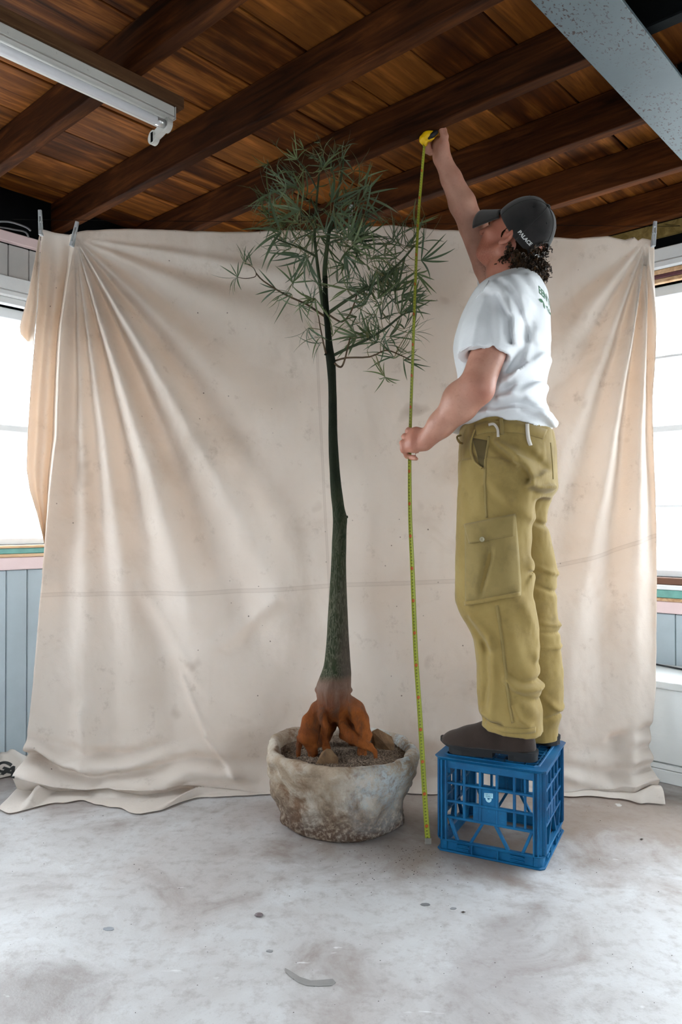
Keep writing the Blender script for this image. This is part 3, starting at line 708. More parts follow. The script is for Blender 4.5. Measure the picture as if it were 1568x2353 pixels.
peg(806, 500, CY-0.010, 3, 'pale peg half hidden behind the leaves of the tree')
line = MB(); line.tube(smooth_curve([P(1530,516,CY+0.06), P(1504,520,CY+0.01), P(806,512,CY+0.012), P(93,505,CY+0.01), P(60,503,CY+0.06)], 40), 0.0009, 5)
tag(line.build('clothes_line', M_LINE, None, True), 'thin dark line that carries the canvas from wall to wall', 'line')

# crumpled printed cloth by the left wall
def bag():
    n, m = 60, 36; V = []
    c0 = ground(20, 1772)
    for i in range(n):
        for j in range(m):
            u, v_ = i/(n-1), j/(m-1)
            x = -1.64 + 0.38*u; y = 2.685 + 0.15*v_ + 0.30*u
            V.append((x, y, 0))
    V = np.array(V); x, y = V[:,0], V[:,1]; u = np.repeat(np.linspace(0,1,n), m); v_ = np.tile(np.linspace(0,1,m), n)
    edge = np.minimum(np.minimum(u, 1-u)*5, np.minimum(v_*4, (1-v_)*5)).clip(0, 1)
    z = edge*(0.020 + 0.055*np.clip(fbm(x*9, y*9, 0*x+2, 3)+0.30, 0, 1) + 0.018*np.abs(np.sin((x*0.9+y)*22+3*fbm(x*5, y*5, 0*x, 2)))) + 0.004
    V[:,0] += 0.02*fbm(x*12, y*12, 0*x+7, 2); V[:,1] += 0.05*fbm(x*6, y*6, 0*x+9, 2); V[:,2] = z
    i = (np.arange((n-1)*m).reshape(n-1, m)[:, :-1]).ravel(); return fast_mesh('printed_cloth', V, np.stack([i, i+m, i+m+1, i+1], 1))
g = G('calico', rough=0.85, spec=0.1); g.set('Base Color', g.ramp(g.noise(6, 4), [(0.3, (0.50,0.45,0.40)), (0.7, (0.64,0.60,0.56))])); M_CALICO = g.m
bagm = bag(); bago = link('printed_cloth', bagm, M_CALICO); tag(bago, 'crumpled calico bag with black block print on the floor by the left wall', 'bag')
bs = bago.modifiers.new('thickness', 'SOLIDIFY'); bs.thickness = 0.0012
def text_mesh(txt, size, bold=0.0, shear=0.0, extrude=0.0, spacing=1.0):
    cu = bpy.data.curves.new('t', 'FONT'); cu.body = txt; cu.size = size; cu.align_x = 'CENTER'; cu.align_y = 'CENTER'; cu.offset = bold; cu.shear = shear; cu.extrude = extrude; cu.space_character = spacing
    o = bpy.data.objects.new('t', cu); COL.objects.link(o); dg = bpy.context.evaluated_depsgraph_get(); dg.update()
    me = bpy.data.meshes.new_from_object(o.evaluated_get(dg)); bpy.data.objects.remove(o); bpy.data.curves.remove(cu)
    return me
def subdiv(me, maxlen, rounds=3):
    bm = bmesh.new(); bm.from_mesh(me); bmesh.ops.triangulate(bm, faces=bm.faces[:])
    for _ in range(rounds):
        es = [e for e in bm.edges if e.calc_length() > maxlen]
        if not es: break
        bmesh.ops.subdivide_edges(bm, edges=es, cuts=1); bmesh.ops.triangulate(bm, faces=bm.faces[:])
    bm.to_mesh(me); bm.free(); return me
def bvh_of(V, Q): return BVHTree.FromPolygons([Vector(v) for v in V], [tuple(int(i) for i in q) for q in Q])
def bvh_mesh(me):
    V = np.empty(len(me.vertices)*3, np.float32); me.vertices.foreach_get('co', V); V = V.reshape(-1,3)
    return BVHTree.FromPolygons([Vector(v) for v in V.tolist()], [tuple(p.vertices) for p in me.polygons])
def project(me, bvh, fn, d, off):
    """lay a flat mesh on a surface: fn maps its (x, y) to a start point, d is the ray direction, off the height above the surface"""
    d = Vector(d).normalized()
    for v in me.vertices:
        s = fn(v.co.x, v.co.y); h = bvh.ray_cast(s, d)
        v.co = (h[0] - d*off) if h[0] is not None else s + d*0.3
    return me
M_INK = plain('black_print', (0.012,0.014,0.014), 0.7, 0.2, 30)
bb_ = bvh_mesh(bagm)
pdir = (P(22, 1768, 2.95) - Vector((0,0,CAMZ))).normalized(); pr_ = Vector((pdir.y, -pdir.x, 0)).normalized(); pu_ = pr_.cross(pdir)
for (txt, x, y, size, rot) in (('A', 24, 1774, 0.072, 0.5), ('G', 2, 1762, 0.078, 0.55)):
    tm = subdiv(text_mesh(txt, size, 0.0030), 0.005, 5); c_, s_ = math.cos(rot), math.sin(rot); q0 = P(x, y, 2.4)
    project(tm, bb_, lambda x_, y_: q0 + pr_*(c_*x_+s_*y_) + pu_*(-s_*x_+c_*y_)*0.7, pdir, 0.0015)
    link('print', tm, M_INK, bago)

# ================================================================== stone pot, soil, rocks
PC = Vector((0.004, 2.52, 0.0))
def pot():
    n, prof = 120, []
    out = [(0.0,0.0),(0.14,0.0),(0.185,0.003),(0.198,0.014),(0.203,0.04),(0.211,0.08),(0.221,0.12),(0.233,0.16),(0.246,0.195),(0.252,0.215),(0.253,0.232),(0.249,0.246),(0.240,0.255),(0.228,0.256),(0.219,0.250),(0.214,0.235),(0.210,0.20),(0.0,0.19)]
    # resample the profile so that the stone can be roughened
    pr = []
    for i in range(len(out)-1):
        k = max(1, int(math.hypot(out[i+1][0]-out[i][0], out[i+1][1]-out[i][1])/0.008))
        for j in range(k): t = j/k; pr.append((out[i][0]+(out[i+1][0]-out[i][0])*t, out[i][1]+(out[i+1][1]-out[i][1])*t))
    pr.append(out[-1]); m = len(pr)
    R = np.array([p[0] for p in pr])[:,None]; Zp = np.array([p[1] for p in pr])[:,None]; th = np.linspace(0, 2*PI, n, endpoint=False)[None,:]
    cx, sy = np.cos(th), np.sin(th)
    lob = 1 + 0.020*np.cos(2*th+0.6) + 0.014*np.cos(3*th-1.0) + 0.012*np.cos(5*th+0.4)
    X, Y, Z = R*lob*cx*1.0, R*lob*sy, Zp + 0*th
    nz = 0.034*fbm(X*9+4, Y*9, Z*9, 4) + 0.014*fbm(X*28, Y*28, Z*28, 3)
    w_ = np.clip(R/0.15, 0, 1)*np.clip(Z/0.02, 0.15, 1)
    X, Y = X + cx*nz*w_, Y + sy*nz*w_
    Z = Z + np.where((Zp > 0.15), 0.012*fbm(X*7, Y*7, 0*X+3, 2) + 0.008*np.cos(th-2.6), 0)*np.clip((Zp-0.1)/0.1, 0, 1)
    V = np.stack([X, Y, Z+0*X], -1).reshape(-1, 3); i = np.arange((m-1)*n).reshape(m-1, n); j = np.roll(i, -1, 1)
    return fast_mesh('stone_pot', V, np.stack([i.ravel(), j.ravel(), j.ravel()+n, i.ravel()+n], 1))
def stone_mat():
    g = G('weathered_stone', rough=0.85, spec=0.2); v = g.coord('Object'); xyz = g.sep(v)
    a = g.noise(5, 6, 0.65, v, 0.5); b_ = g.noise(11, 6, 0.7, v, 0.4); f = g.noise(70, 4, 0.7, v)
    c = g.ramp(a, [(0.30, (0.16,0.105,0.065)), (0.45, (0.31,0.24,0.175)), (0.64, (0.50,0.45,0.39))])
    c = g.mix(g.ramp(b_, [(0.50, 0), (0.64, 0.85)]), c, (0.15,0.078,0.038))
    # bluish light put into the pale colour of the right side, earth splash towards the foot
    side_light = g.math('MULTIPLY', g.ramp(g.math('ADD', xyz['X'], g.math('MULTIPLY', g.math('SUBTRACT', a, 0.5), 0.5)), [(0.03, 0), (0.16, 1)]), g.ramp(g.math('ADD', g.math('MULTIPLY', f, 0.45), g.math('MULTIPLY', b_, 0.55)), [(0.46, 0), (0.58, 0.8)]))
    c = g.mix(side_light, c, (0.46,0.53,0.56))
    hz = g.math('ADD', xyz['Z'], g.math('MULTIPLY', g.math('SUBTRACT', a, 0.5), 0.22))
    c = g.mix(g.math('MULTIPLY', g.ramp(hz, [(0.03, 1), (0.17, 0)]), g.ramp(f, [(0.36, 0.25), (0.54, 0.95)])), c, (0.075,0.042,0.028))
    c = g.mix(g.ramp(f, [(0.6, 0), (0.75, 0.4)]), c, (0.16,0.11,0.08)); g.set('Base Color', c)
    g.bump(g.math('ADD', g.math('MULTIPLY', b_, 1.0), g.math('MULTIPLY', f, 0.5)), 0.75, 0.010); return g.m
po = link('stone_pot', pot(), stone_mat()); po.location = PC; tag(po, 'wide round stone pot with bluish light painted on its right and brown stains', 'pot')
def soil():
    r = random.Random(5); m = MB(); n = 40
    V = [(0, 0, 0.243)]; F = []
    for k, rr in enumerate((0.05, 0.1, 0.15, 0.19, 0.2165)):
        for i in range(n):
            t = 2*PI*i/n; lob = 1 + 0.02*math.cos(2*t+0.6); z = 0.240 - 0.020*(rr/0.217)**2 + r.uniform(-0.003, 0.003); V.append((rr*lob*math.cos(t), rr*lob*math.sin(t), z))
    for i in range(n): F.append((0, 1+i, 1+(i+1) % n))
    for k in range(4):
        for i in range(n): a, b_ = 1+k*n+i, 1+k*n+(i+1) % n; F.append((a, a+n, b_+n, b_))
    m.add(V, F)
    oct_ = [(1,0,0),(-1,0,0),(0,1,0),(0,-1,0),(0,0,1),(0,0,-1)]; of = [(0,2,4),(2,1,4),(1,3,4),(3,0,4),(2,0,5),(1,2,5),(3,1,5),(0,3,5)]
    for _ in range(5200):
        rr = 0.212*math.sqrt(r.random()); t = r.uniform(0, 2*PI); s_ = r.uniform(0.0012, 0.0034); z = 0.240 - 0.020*(rr/0.217)**2 + s_*0.4
        cx, cy = rr*math.cos(t), rr*math.sin(t); e = [(r.uniform(0.7,1.4)*s_) for _ in range(3)]; ro = r.uniform(0, PI); c_, s2 = math.cos(ro), math.sin(ro)
        m.add([(cx+(x*e[0])*c_-(y*e[1])*s2, cy+(x*e[0])*s2+(y*e[1])*c_, z+zz*e[2]) for (x,y,zz) in oct_], of)
    g = G('gritty_soil', rough=0.95, spec=0.1); n1 = g.noise(160, 3, 0.6)
    g.set('Base Color', g.ramp(n1, [(0.3, (0.06,0.042,0.032)), (0.5, (0.17,0.125,0.095)), (0.72, (0.32,0.25,0.19))])); return m.build('gritty_soil', g.m)
so = soil(); so.location = PC; tag(so, 'coarse brown gritty soil filling the stone pot', 'soil', kind='stuff')
def rock(name, c, pts, rz, label, mat):
    bm = bmesh.new()
    for p in pts: bm.verts.new(p)
    bmesh.ops.convex_hull(bm, input=bm.verts[:]); me = bpy.data.meshes.new(name); bm.to_mesh(me); bm.free()
    o = link(name, me, mat); o.location = c; o.rotation_euler = (0,0,rz); bv = o.modifiers.new('b','BEVEL'); bv.width = 0.003; bv.segments = 2; tag(o, label, 'rock'); return o
g = G('brown_rock', rough=0.8, spec=0.2); a = g.noise(14, 6, 0.7, None, 0.4)
g.set('Base Color', g.ramp(a, [(0.3, (0.055,0.035,0.022)), (0.5, (0.15,0.085,0.042)), (0.72, (0.26,0.175,0.10))])); g.bump(a, 0.6, 0.006); M_ROCK = g.m
q = P(750, 1722, 2.40)
rock('rock', (q.x, 2.40, 0.222), [(-0.038,-0.02,0),(0.036,-0.022,0),(0.04,0.024,0),(-0.03,0.03,0),(0.002,-0.004,0.056),(0.018,0.004,0.050),(0.040,-0.010,0.026),(-0.014,0.012,0.040),(-0.030,-0.012,0.010)], 0.0, 'pointed brown rock on the soil in front of the trunk', M_ROCK)
q = P(880, 1712, 2.56)
rock('rock', (q.x, 2.555, 0.215), [(-0.040,-0.02,0),(0.034,-0.03,0),(0.040,0.03,0),(-0.040,0.03,0),(-0.030,-0.024,0.036),(-0.036,0.01,0.072),(-0.016,0.02,0.078),(0.034,0.012,0.050),(0.036,-0.022,0.034),(0.0,-0.03,0.040)], 0.1, 'blocky brown rock on the soil right of the trunk', M_ROCK)

# ================================================================== the tree
TY = 2.50
TL = Vector((P(768, 1700, TY).x, TY, 0.22))
tree = empty('bottle_tree', TL); tag(tree, 'tall slim tree with swollen orange roots and narrow green leaves in the stone pot', 'tree')
def tp(x, y, d=0.0): return P(x, y, TY+d) - TL
def bark():
    g = G('fissured_bark', rough=0.8, spec=0.12); v = g.coord('Object'); z = g.sep(v)['Z']
    n = g.noise(7, 5, 0.6, v, 0.3); fis = g.math('MULTIPLY', g.math('ABSOLUTE', g.math('SUBTRACT', g.noise(110, 3, 0.5, g.coord('Object', (1.0, 1.0, 0.22)), 1.2), 0.5)), 1.6); f2 = g.noise(34, 4, 0.6, g.coord('Object', (1,1,0.3)), 0.6)
    green = g.ramp(n, [(0.3, (0.009,0.014,0.007)), (0.55, (0.024,0.031,0.014)), (0.75, (0.055,0.050,0.032))])
    grn2 = g.ramp(n, [(0.3, (0.005,0.008,0.004)), (0.7, (0.016,0.019,0.010))])
    c = g.mix(g.ramp(z, [(0.75/2, 0), (1.15/2, 1)]) if False else g.node('ShaderNodeMapRange', {'Value': z, 'From Min': 0.75, 'From Max': 1.15}).outputs[0], green, grn2)
    c = g.mix(g.math('MULTIPLY', g.ramp(fis, [(0.02, 1), (0.12, 0)]), g.node('ShaderNodeMapRange', {'Value': z, 'From Min': 0.95, 'From Max': 0.45, 'To Max': 0.30}).outputs[0]), c, (0.24,0.21,0.16))
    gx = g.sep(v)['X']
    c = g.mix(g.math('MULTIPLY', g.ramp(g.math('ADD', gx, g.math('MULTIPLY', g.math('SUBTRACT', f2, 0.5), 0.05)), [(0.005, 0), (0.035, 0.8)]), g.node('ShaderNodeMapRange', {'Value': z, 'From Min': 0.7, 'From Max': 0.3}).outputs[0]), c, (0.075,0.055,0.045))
    zz = g.math('ADD', z, g.math('MULTIPLY', g.math('SUBTRACT', f2, 0.5), 0.03))
    c = g.mix(g.node('ShaderNodeMapRange', {'Value': zz, 'From Min': 0.275, 'From Max': 0.25}).outputs[0], c, g.ramp(f2, [(0.3, (0.10,0.055,0.038)), (0.7, (0.20,0.13,0.10))]))
    rootc = g.ramp(n, [(0.28, (0.060,0.014,0.004)), (0.5, (0.20,0.055,0.012)), (0.72, (0.38,0.12,0.030))])
    rootc = g.mix(g.ramp(f2, [(0.5, 0), (0.68, 0.75)]), rootc, (0.06,0.03,0.018))
    c = g.mix(g.node('ShaderNodeMapRange', {'Value': zz, 'From Min': 0.235, 'From Max': 0.155}).outputs[0], c, rootc)
    g.set('Base Color', c); g.bump(g.math('ADD', g.math('MULTIPLY', g.ramp(fis, [(0.0, 0), (0.2, 1)]), 0.5), f2), 0.55, 0.006)
    return g.m
M_BARK = bark()
trunk_rows = [(1660,748,790),(1645,740,798),(1620,733,806),(1595,729,806),(1575,729,807),(1560,733,807),(1545,739,807),(1530,744,806),(1500,748,804),(1450,752,801),(1400,755,799),(1350,758,797),(1300,761,796),(1250,763,796.5),(1210,765,797),(1190,765,798),(1170,764,793),(1140,761,788),(1100,758.5,783),(1050,756,779),(1000,755,776),(950,755,775),(900,755,774),(850,752,772),(825,749,771),(815,748,769),(800,748,766),(760,746.5,761),(724,743.5,758),(700,742,756),(660,741.5,754),(613,741,753)]
def trunk():
    F = Field(axis(-0.14, 0.15, 0.0035), axis(-0.13, 0.13, 0.0035), axis(-0.05, 1.60, 0.012, [(-0.06, 0.30, 0.0035), (0.74,0.86,0.006)]))
    rows = []
    for (y, a, b_) in trunk_rows:
        c = tp((a+b_)/2, y); r = (b_-a)/2/FPX*TY; rows.append((c.z, c.x, 0.0, r, r*0.97))
    F.stack(rows, 0.01)
    def rt(pts, rad, k=0.012):
        c = [tp(q[0], q[1], (q[2] if len(q) > 2 else 0)*0.55) for q in pts]; e = c[-1].copy(); e.z = -0.005; e.x += (c[-1].x-c[-2].x)*0.3
        F.chain(c+[e], list(rad)+[rad[-1]*0.75], k)
    rt([(748,1618,0.0),(730,1634,-0.02),(716,1660,-0.05),(710,1690,-0.07),(718,1716,-0.075)], [0.026,0.027,0.032,0.036,0.020], 0.005)
    rt([(742,1622,-0.045),(740,1645,-0.075),(752,1674,-0.095),(755,1706,-0.10)], [0.018,0.015,0.012,0.010], 0.003)
    rt([(738,1620,-0.04),(736,1645,-0.078),(744,1672,-0.092)], [0.010,0.009,0.007], 0.003)
    rt([(704,1680,-0.05),(691,1696,-0.065),(687,1724,-0.07)], [0.010,0.0125,0.008], 0.004)
    rt([(796,1618,0.0),(818,1630,-0.025),(830,1652,-0.045),(836,1690,-0.06),(834,1716,-0.06)], [0.032,0.030,0.025,0.027,0.018], 0.005)
    rt([(806,1640,-0.01),(822,1660,-0.06),(826,1690,-0.075)], [0.016,0.014,0.010], 0.003)
    rt([(776,1655,0.0),(786,1676,-0.05),(806,1692,-0.085),(830,1706,-0.10),(850,1716,-0.11),(862,1726,-0.11)], [0.028,0.027,0.022,0.016,0.011,0.006], 0.004)
    rt([(762,1640,0.05),(742,1690,0.09),(730,1720,0.11)], [0.035,0.03,0.02], 0.005); rt([(790,1640,0.05),(812,1690,0.10),(820,1720,0.11)], [0.035,0.028,0.02], 0.005)
    c = tp(768, 1690, -0.05); F.ell((c.x, c.y, c.z), (0.020, 0.07, 0.040), None, 0.008, 'sub')
    for (x, y) in ((729,1585),(807,1586),(742,1556),(775,1590),(766,1560),(797,1188),(749,818),(758,1600)):
        p = tp(x, y); F.ell((p.x, -0.03 if 735 < x < 800 else p.y, p.z), (0.006,0.006,0.006), None, 0.008)
    i, x, y, z = F.near(0.02)
    F.D[i] += (0.006*fbm(x*30, y*30, z*22, 2)*np.clip((0.30-z)/0.1, 0.15, 1) - 0.0015*np.sin(z*260+x*90)*np.clip((0.13-z)/0.05, 0, 1)*0.6).astype(np.float32)
    V, Q = F.mesh(); return fast_mesh('trunk', V, Q)
link('trunk', trunk(), M_BARK, tree)
gb = G('green_branch_bark', rough=0.6, spec=0.3); gb.set('Base Color', gb.ramp(gb.noise(16, 4), [(0.3, (0.020,0.034,0.014)), (0.7, (0.065,0.085,0.038))])); M_BRANCH = gb.m
gt = G('brown_twig_bark', rough=0.7, spec=0.2); gt.set('Base Color', gt.ramp(gt.noise(30, 4), [(0.3, (0.045,0.026,0.014)), (0.7, (0.12,0.075,0.038))])); M_TWIG = gt.m
BR = []   # sampled branch points for leaf stalks
def branch(pts, r0, r1, mat, n=16):
    c = smooth_curve([tp(*p) for p in pts], n); rad = [r0+(r1-r0)*i/(n-1) for i in range(n)]
    o = MB().tube(c, rad, 8).build('branch', mat, tree, True)
    for p in c[2:]: BR.append(p)
branch([(747,640),(747,613),(752,568),(757,531),(765,502),(776,443),(786,400),(790,365)], 0.0085, 0.003, M_BRANCH)
branch([(742,704),(735,650),(728,594),(723,539),(726,483),(731,428),(735,387),(744,347)], 0.0062, 0.0025, M_BRANCH)
branch([(748,728,0.0),(724,712,-.02),(702,698,-.04),(654,676,-.06),(606,646,-.07),(589,628,-.07)], 0.0042, 0.0022, M_TWIG)
branch([(589,628,-.07),(586,636,-.07),(565,640,-.08),(546,637,-.09)], 0.0016, 0.0011, M_TWIG)
branch([(589,628,-.07),(582,615,-.07),(566,606,-.08)], 0.0014, 0.001, M_TWIG)
branch([(754,720),(785,698,-.01),(813,680,-.03),(865,650,-.05),(898,624,-.06),(931,591,-.07),(952,565,-.07)], 0.0060, 0.0030, M_BRANCH)
branch([(766,817),(800,800,-.02),(831,787,-.03),(883,757,-.05),(924,724,-.06),(946,716,-.06)], 0.0055, 0.0028, M_BRANCH)
branch([(771,829),(798,822,-.03),(850,820,-.06),(887,805,-.08),(920,816,-.09),(942,826,-.09)], 0.0034, 0.0016, M_TWIG)
branch([(757,724,-.02),(772,734,-.03),(787,739,-.04),(804,722,-.04),(817,690,-.04),(822,670,-.03)], 0.0034, 0.002, M_TWIG)
branch([(770,835,-.02),(778,842,-.03),(786,842,-.03),(793,825,-.04),(799,800,-.04),(805,776,-.03)], 0.0040, 0.0022, M_TWIG)
branch([(750,816,-.01),(744,790,-.02),(736,750,-.03),(732,725,-.03)], 0.0030, 0.0018, M_TWIG)
branch([(757,531),(790,505,.02),(815,470,.04),(830,430,.05)], 0.0042, 0.002, M_BRANCH)
branch([(723,520),(695,490,.02),(670,460,.03),(650,440,.04)], 0.0040, 0.002, M_BRANCH)
branch([(731,440),(710,400,-.02),(690,375,-.03),(682,365,-.03)], 0.003, 0.0016, M_BRANCH)
branch([(752,560),(790,548,-.05),(830,540,-.10),(870,545,-.12)], 0.004, 0.002, M_BRANCH)
branch([(728,590),(690,570,-.06),(650,555,-.10),(630,545,-.12)], 0.004, 0.002, M_BRANCH)
# leaves: palmate fans of narrow leaflets, a dozen shapes shared by all
def leaf_mesh(seed):
    r = random.Random(seed); m = MB(); n = r.choice((4,5,5,6,6,7)); m.seg = []
    spread = r.uniform(1.0, 2.3)
    for i in range(n):
        t = (i/(n-1)-0.5)*spread + r.uniform(-0.22, 0.22); az = r.uniform(-0.75, 0.75)
        L = r.uniform(0.075, 0.135)*(1-0.2*abs(t)/1.4); wd = r.uniform(0.0027, 0.0042); droop = r.uniform(0.3, 1.5)
        d = Vector((math.sin(t)*math.cos(az), math.sin(az)*0.8, math.cos(t)*math.cos(az))).normalized()
        side = d.cross(Vector((0,1,0)) if abs(d.y) < 0.9 else Vector((1,0,0))).normalized(); up = side.cross(d).normalized(); sg = r.choice((-1, 1, 1))
        V = []; F = []; K = 7
        for k in range(K+1):
            u = k/K; w_ = wd*(math.sin(PI*min(1, u*0.92+0.06))**0.75)*(1-0.3*u); p = d*L*u + up*sg*(-droop*L*0.45*u*u) + Vector((0,0,-1))*droop*L*0.12*u*u
            V += [p-side*w_+up*w_*0.35, p, p+side*w_+up*w_*0.35]
        for k in range(K):
            for j in range(2): a = k*3+j; F.append((a, a+1, a+4, a+3))
        m.add(V, F)
    return mesh_np('leaf', m.v, m.f)
def leaf_mat():
    g = G('narrow_leaves', rough=0.45, spec=0.3); r = g.rnd(); n = g.noise(18, 2, 0.5)
    c = g.ramp(n, [(0.3, (0.045,0.076,0.046)), (0.7, (0.125,0.170,0.098))]); c = g.mix(g.ramp(r, [(0.55, 0), (1.0, 0.65)]), c, (0.20,0.24,0.09))
    c = g.mix(g.ramp(r, [(0.0, 0.45), (0.25, 0)]), c, (0.030,0.062,0.048))
    g.set('Base Color', c); tr = g.node('ShaderNodeBsdfTranslucent', {'Color': (0.16,0.24,0.06,1)}).outputs[0]
    ms = g.node('ShaderNodeMixShader', {0: 0.16, 1: g.b.outputs[0], 2: tr}).outputs[0]; g.L.new(ms, g.out.inputs['Surface']); return g.m
M_LEAF = leaf_mat(); LM = [leaf_mesh(s) for s in range(14)]
for me in LM: me.materials.append(M_LEAF); me.polygons.foreach_set('use_smooth', [True]*len(me.polygons))
M_STALK = plain('leaf_stalk', (0.17,0.15,0.055), 0.6, 0.2, 10)
stalks = MB()
def leaf(hub, d, scale=1.0, seed=None):
    r = random
    o = bpy.data.objects.new('leaf', LM[r.randrange(14) if seed is None else seed % 14]); COL.objects.link(o); o.parent = tree
    d = Vector(d).normalized(); o.location = hub
    o.rotation_mode = 'QUATERNION'; o.rotation_quaternion = d.to_track_quat('Z', 'Y') @ Matrix.Rotation(r.uniform(0, 2*PI), 3, 'Z').to_quaternion()
    if hub.z > 1.90: scale *= max(0.55, 1-(hub.z-1.90)*4.0)
    o.scale = (scale,)*3
    # stalk back to the nearest branch below
    b_ = min(BR, key=lambda q: (q-hub).length + 0.35*max(0, q.z-hub.z)); L = (b_-hub).length
    if L > 0.006:
        mid = (hub+b_)/2 + Vector((0,0,-0.10*L)) + d*(-0.12*L); stalks.tube(smooth_curve([hub, mid, b_], 5), [0.0011,0.0012,0.0012,0.0013,0.0014], 4, False)
def lc(cx, cy, dirdeg, sc=1.0, dep=0.0):      # hub given in photo pixels, direction seen in the picture (0 = right, 90 = up)
    t = math.radians(dirdeg); dy = random.uniform(-0.35, 0.35); leaf(tp(480+cx/2.703, 280+cy/2.703, dep), (math.cos(t), dy, math.sin(t)), sc)
for a in ((550,235,120,1.1,-.03),(715,185,95,1.0,-.02),(830,240,60,1.1,.0),(660,240,100,.9,.03),(480,420,140,1.1,-.05),(360,450,170,1.0,.02),(440,340,130,1.0,-.03),(760,500,60,1.25,-.10),(775,515,15,1.25,-.11),(565,550,165,1.25,-.10),
          (425,600,175,1.0,-.05),(870,730,60,1.1,-.12),(1215,690,95,1.1,-.07),(1330,745,50,1.0,-.08),(1320,860,25,1.1,-.08),(1135,760,110,1.1,-.09),(1170,850,140,.9,-.05),(1185,910,10,.8,-.06),(600,840,215,1.2,-.12),(450,690,175,1.5,-.12),
          (520,1000,70,.9,-.05),(515,1070,150,1.0,-.07),(645,1100,175,.9,-.06),(660,1095,240,.9,-.04),(620,1280,250,.9,-.05),(180,965,215,.8,-.09),(180,965,110,.6,-.09),(225,870,95,.55,-.08),(270,890,140,.5,-.08),(440,1080,290,.8,-.07),(420,1040,170,.8,-.06),
          (860,1040,150,.9,-.03),(860,1040,60,.9,-.03),(1160,1130,85,1.15,-.06),(1100,1060,130,1.0,-.07),(1050,1100,60,1.0,-.05),(985,1300,120,.9,-.06),(980,1290,30,.8,-.05),(1230,1320,20,1.1,-.08),(1235,1310,330,.9,-.07),(1150,1470,60,.9,-.08),(1150,1460,150,.9,-.08),
          (1095,1585,100,.8,-.06),(1095,1585,280,.75,-.06),(985,1420,80,.8,-.05),(770,1330,80,.9,.02),(690,1340,175,1.0,-.02),(700,1370,200,.8,-.01),(1190,1190,60,1.0,-.06),(1230,1180,25,1.0,-.07),(1080,1180,100,1.0,-.05),(1000,1050,100,1.0,-.04),
          (950,1150,120,1.0,.0),(920,1210,200,.9,-.03),(1120,1230,110,1.0,-.05),(1040,1370,120,.8,-.03),(940,1250,150,.9,-.04),(1060,1000,80,1.0,.0),(1140,1050,70,1.0,-.03),(1200,1090,60,1.0,-.05),(970,1100,70,1.0,-.06),(1090,1390,40,.8,-.06),
          (890,740,20,1.1,-.10),(900,700,40,1.0,-.11),(840,830,300,1.0,-.08),(1090,830,60,.9,-.04),(1280,640,70,.9,-.06),(1290,700,120,.8,-.05),(1290,940,320,.9,-.06),(1180,1420,20,.9,-.09),(1210,1480,340,.8,-.08),(730,1010,200,.7,-.03),(800,1000,60,.8,-.02),
          (590,170,130,.9,.03),(780,200,70,.9,.04),(850,160,75,.9,.03),(690,130,110,.8,.02),(420,150,130,.6,.0),(930,380,40,1.2,.0),(960,460,10,1.3,-.03),(380,270,150,1.1,.02),(640,1120,120,.8,-.02),(560,1130,330,.7,-.05)): lc(*a)
rr = random.Random(21)
def fill(n, cx, cy, rx, ry, rd, up):
    for _ in range(n):
        while True:
            a, b_, c = rr.uniform(-1,1), rr.uniform(-1,1), rr.uniform(-1,1)
            if a*a+b_*b_+c*c < 1: break
        hub = tp(cx+a*rx, cy+b_*ry, c*rd); d = Vector((a*1.1+rr.uniform(-.5,.5), c*1.0+rr.uniform(-.4,.4), -b_*0.7+up+rr.uniform(-.5,.4)))
        leaf(hub, d, rr.uniform(0.8, 1.2), rr.randrange(14))
fill(17, 742, 405, 90, 60, 0.12, 0.6)
fill(34, 735, 490, 130, 60, 0.17, 0.3)
fill(28, 745, 555, 120, 45, 0.17, 0.15)
fill(16, 890, 690, 60, 50, 0.09, 0.4)
fill(10, 885, 775, 70, 35, 0.08, 0.3)
fill(8, 845, 600, 60, 40, 0.10, 0.3)
fill(5, 930, 570, 35, 30, 0.05, 0.4)
tag(stalks.build('leaf_stalks', M_STALK, tree), kind='stuff')
# ================================================================== blue milk crate
CS, CH = 0.312, 0.29
def blue_mat(name, mul=1.0):
    g = G(name, rough=0.42, spec=0.3); n = g.noise(9, 5, 0.6); f = g.noise(60, 4, 0.7)
    c = g.ramp(n, [(0.3, (0.001,0.055,0.155)), (0.7, (0.003,0.118,0.27))])
    c = g.mix(g.ramp(f, [(0.58, 0), (0.75, 0.35)]), c, (0.02,0.21,0.38))
    c = g.mix(g.ramp(g.noise(24, 5, 0.7), [(0.62, 0), (0.74, 0.5)]), c, (0.02,0.06,0.11))
    g.set('Base Color', c); g.set('Roughness', g.ramp(n, [(0.3, 0.32), (0.7, 0.55)])); g.bump(f, 0.12, 0.002); return g.m
M_BLUE = blue_mat('scuffed_blue_plastic')
M_LOGO = plain('pale_blue_print', (0.36,0.62,0.72), 0.6, 0.15, 60)
c0 = Vector((0.578, 2.158, 0)); ex, ey = Vector((0.895,-0.446,0)), Vector((0.446,0.895,0))
CC = c0 - ex*CS/2 + ey*CS/2; CRZ = math.atan2(-0.446, 0.895)
crate = empty('milk_crate', CC, CRZ); tag(crate, 'scuffed bright blue plastic milk crate under the man', 'crate')
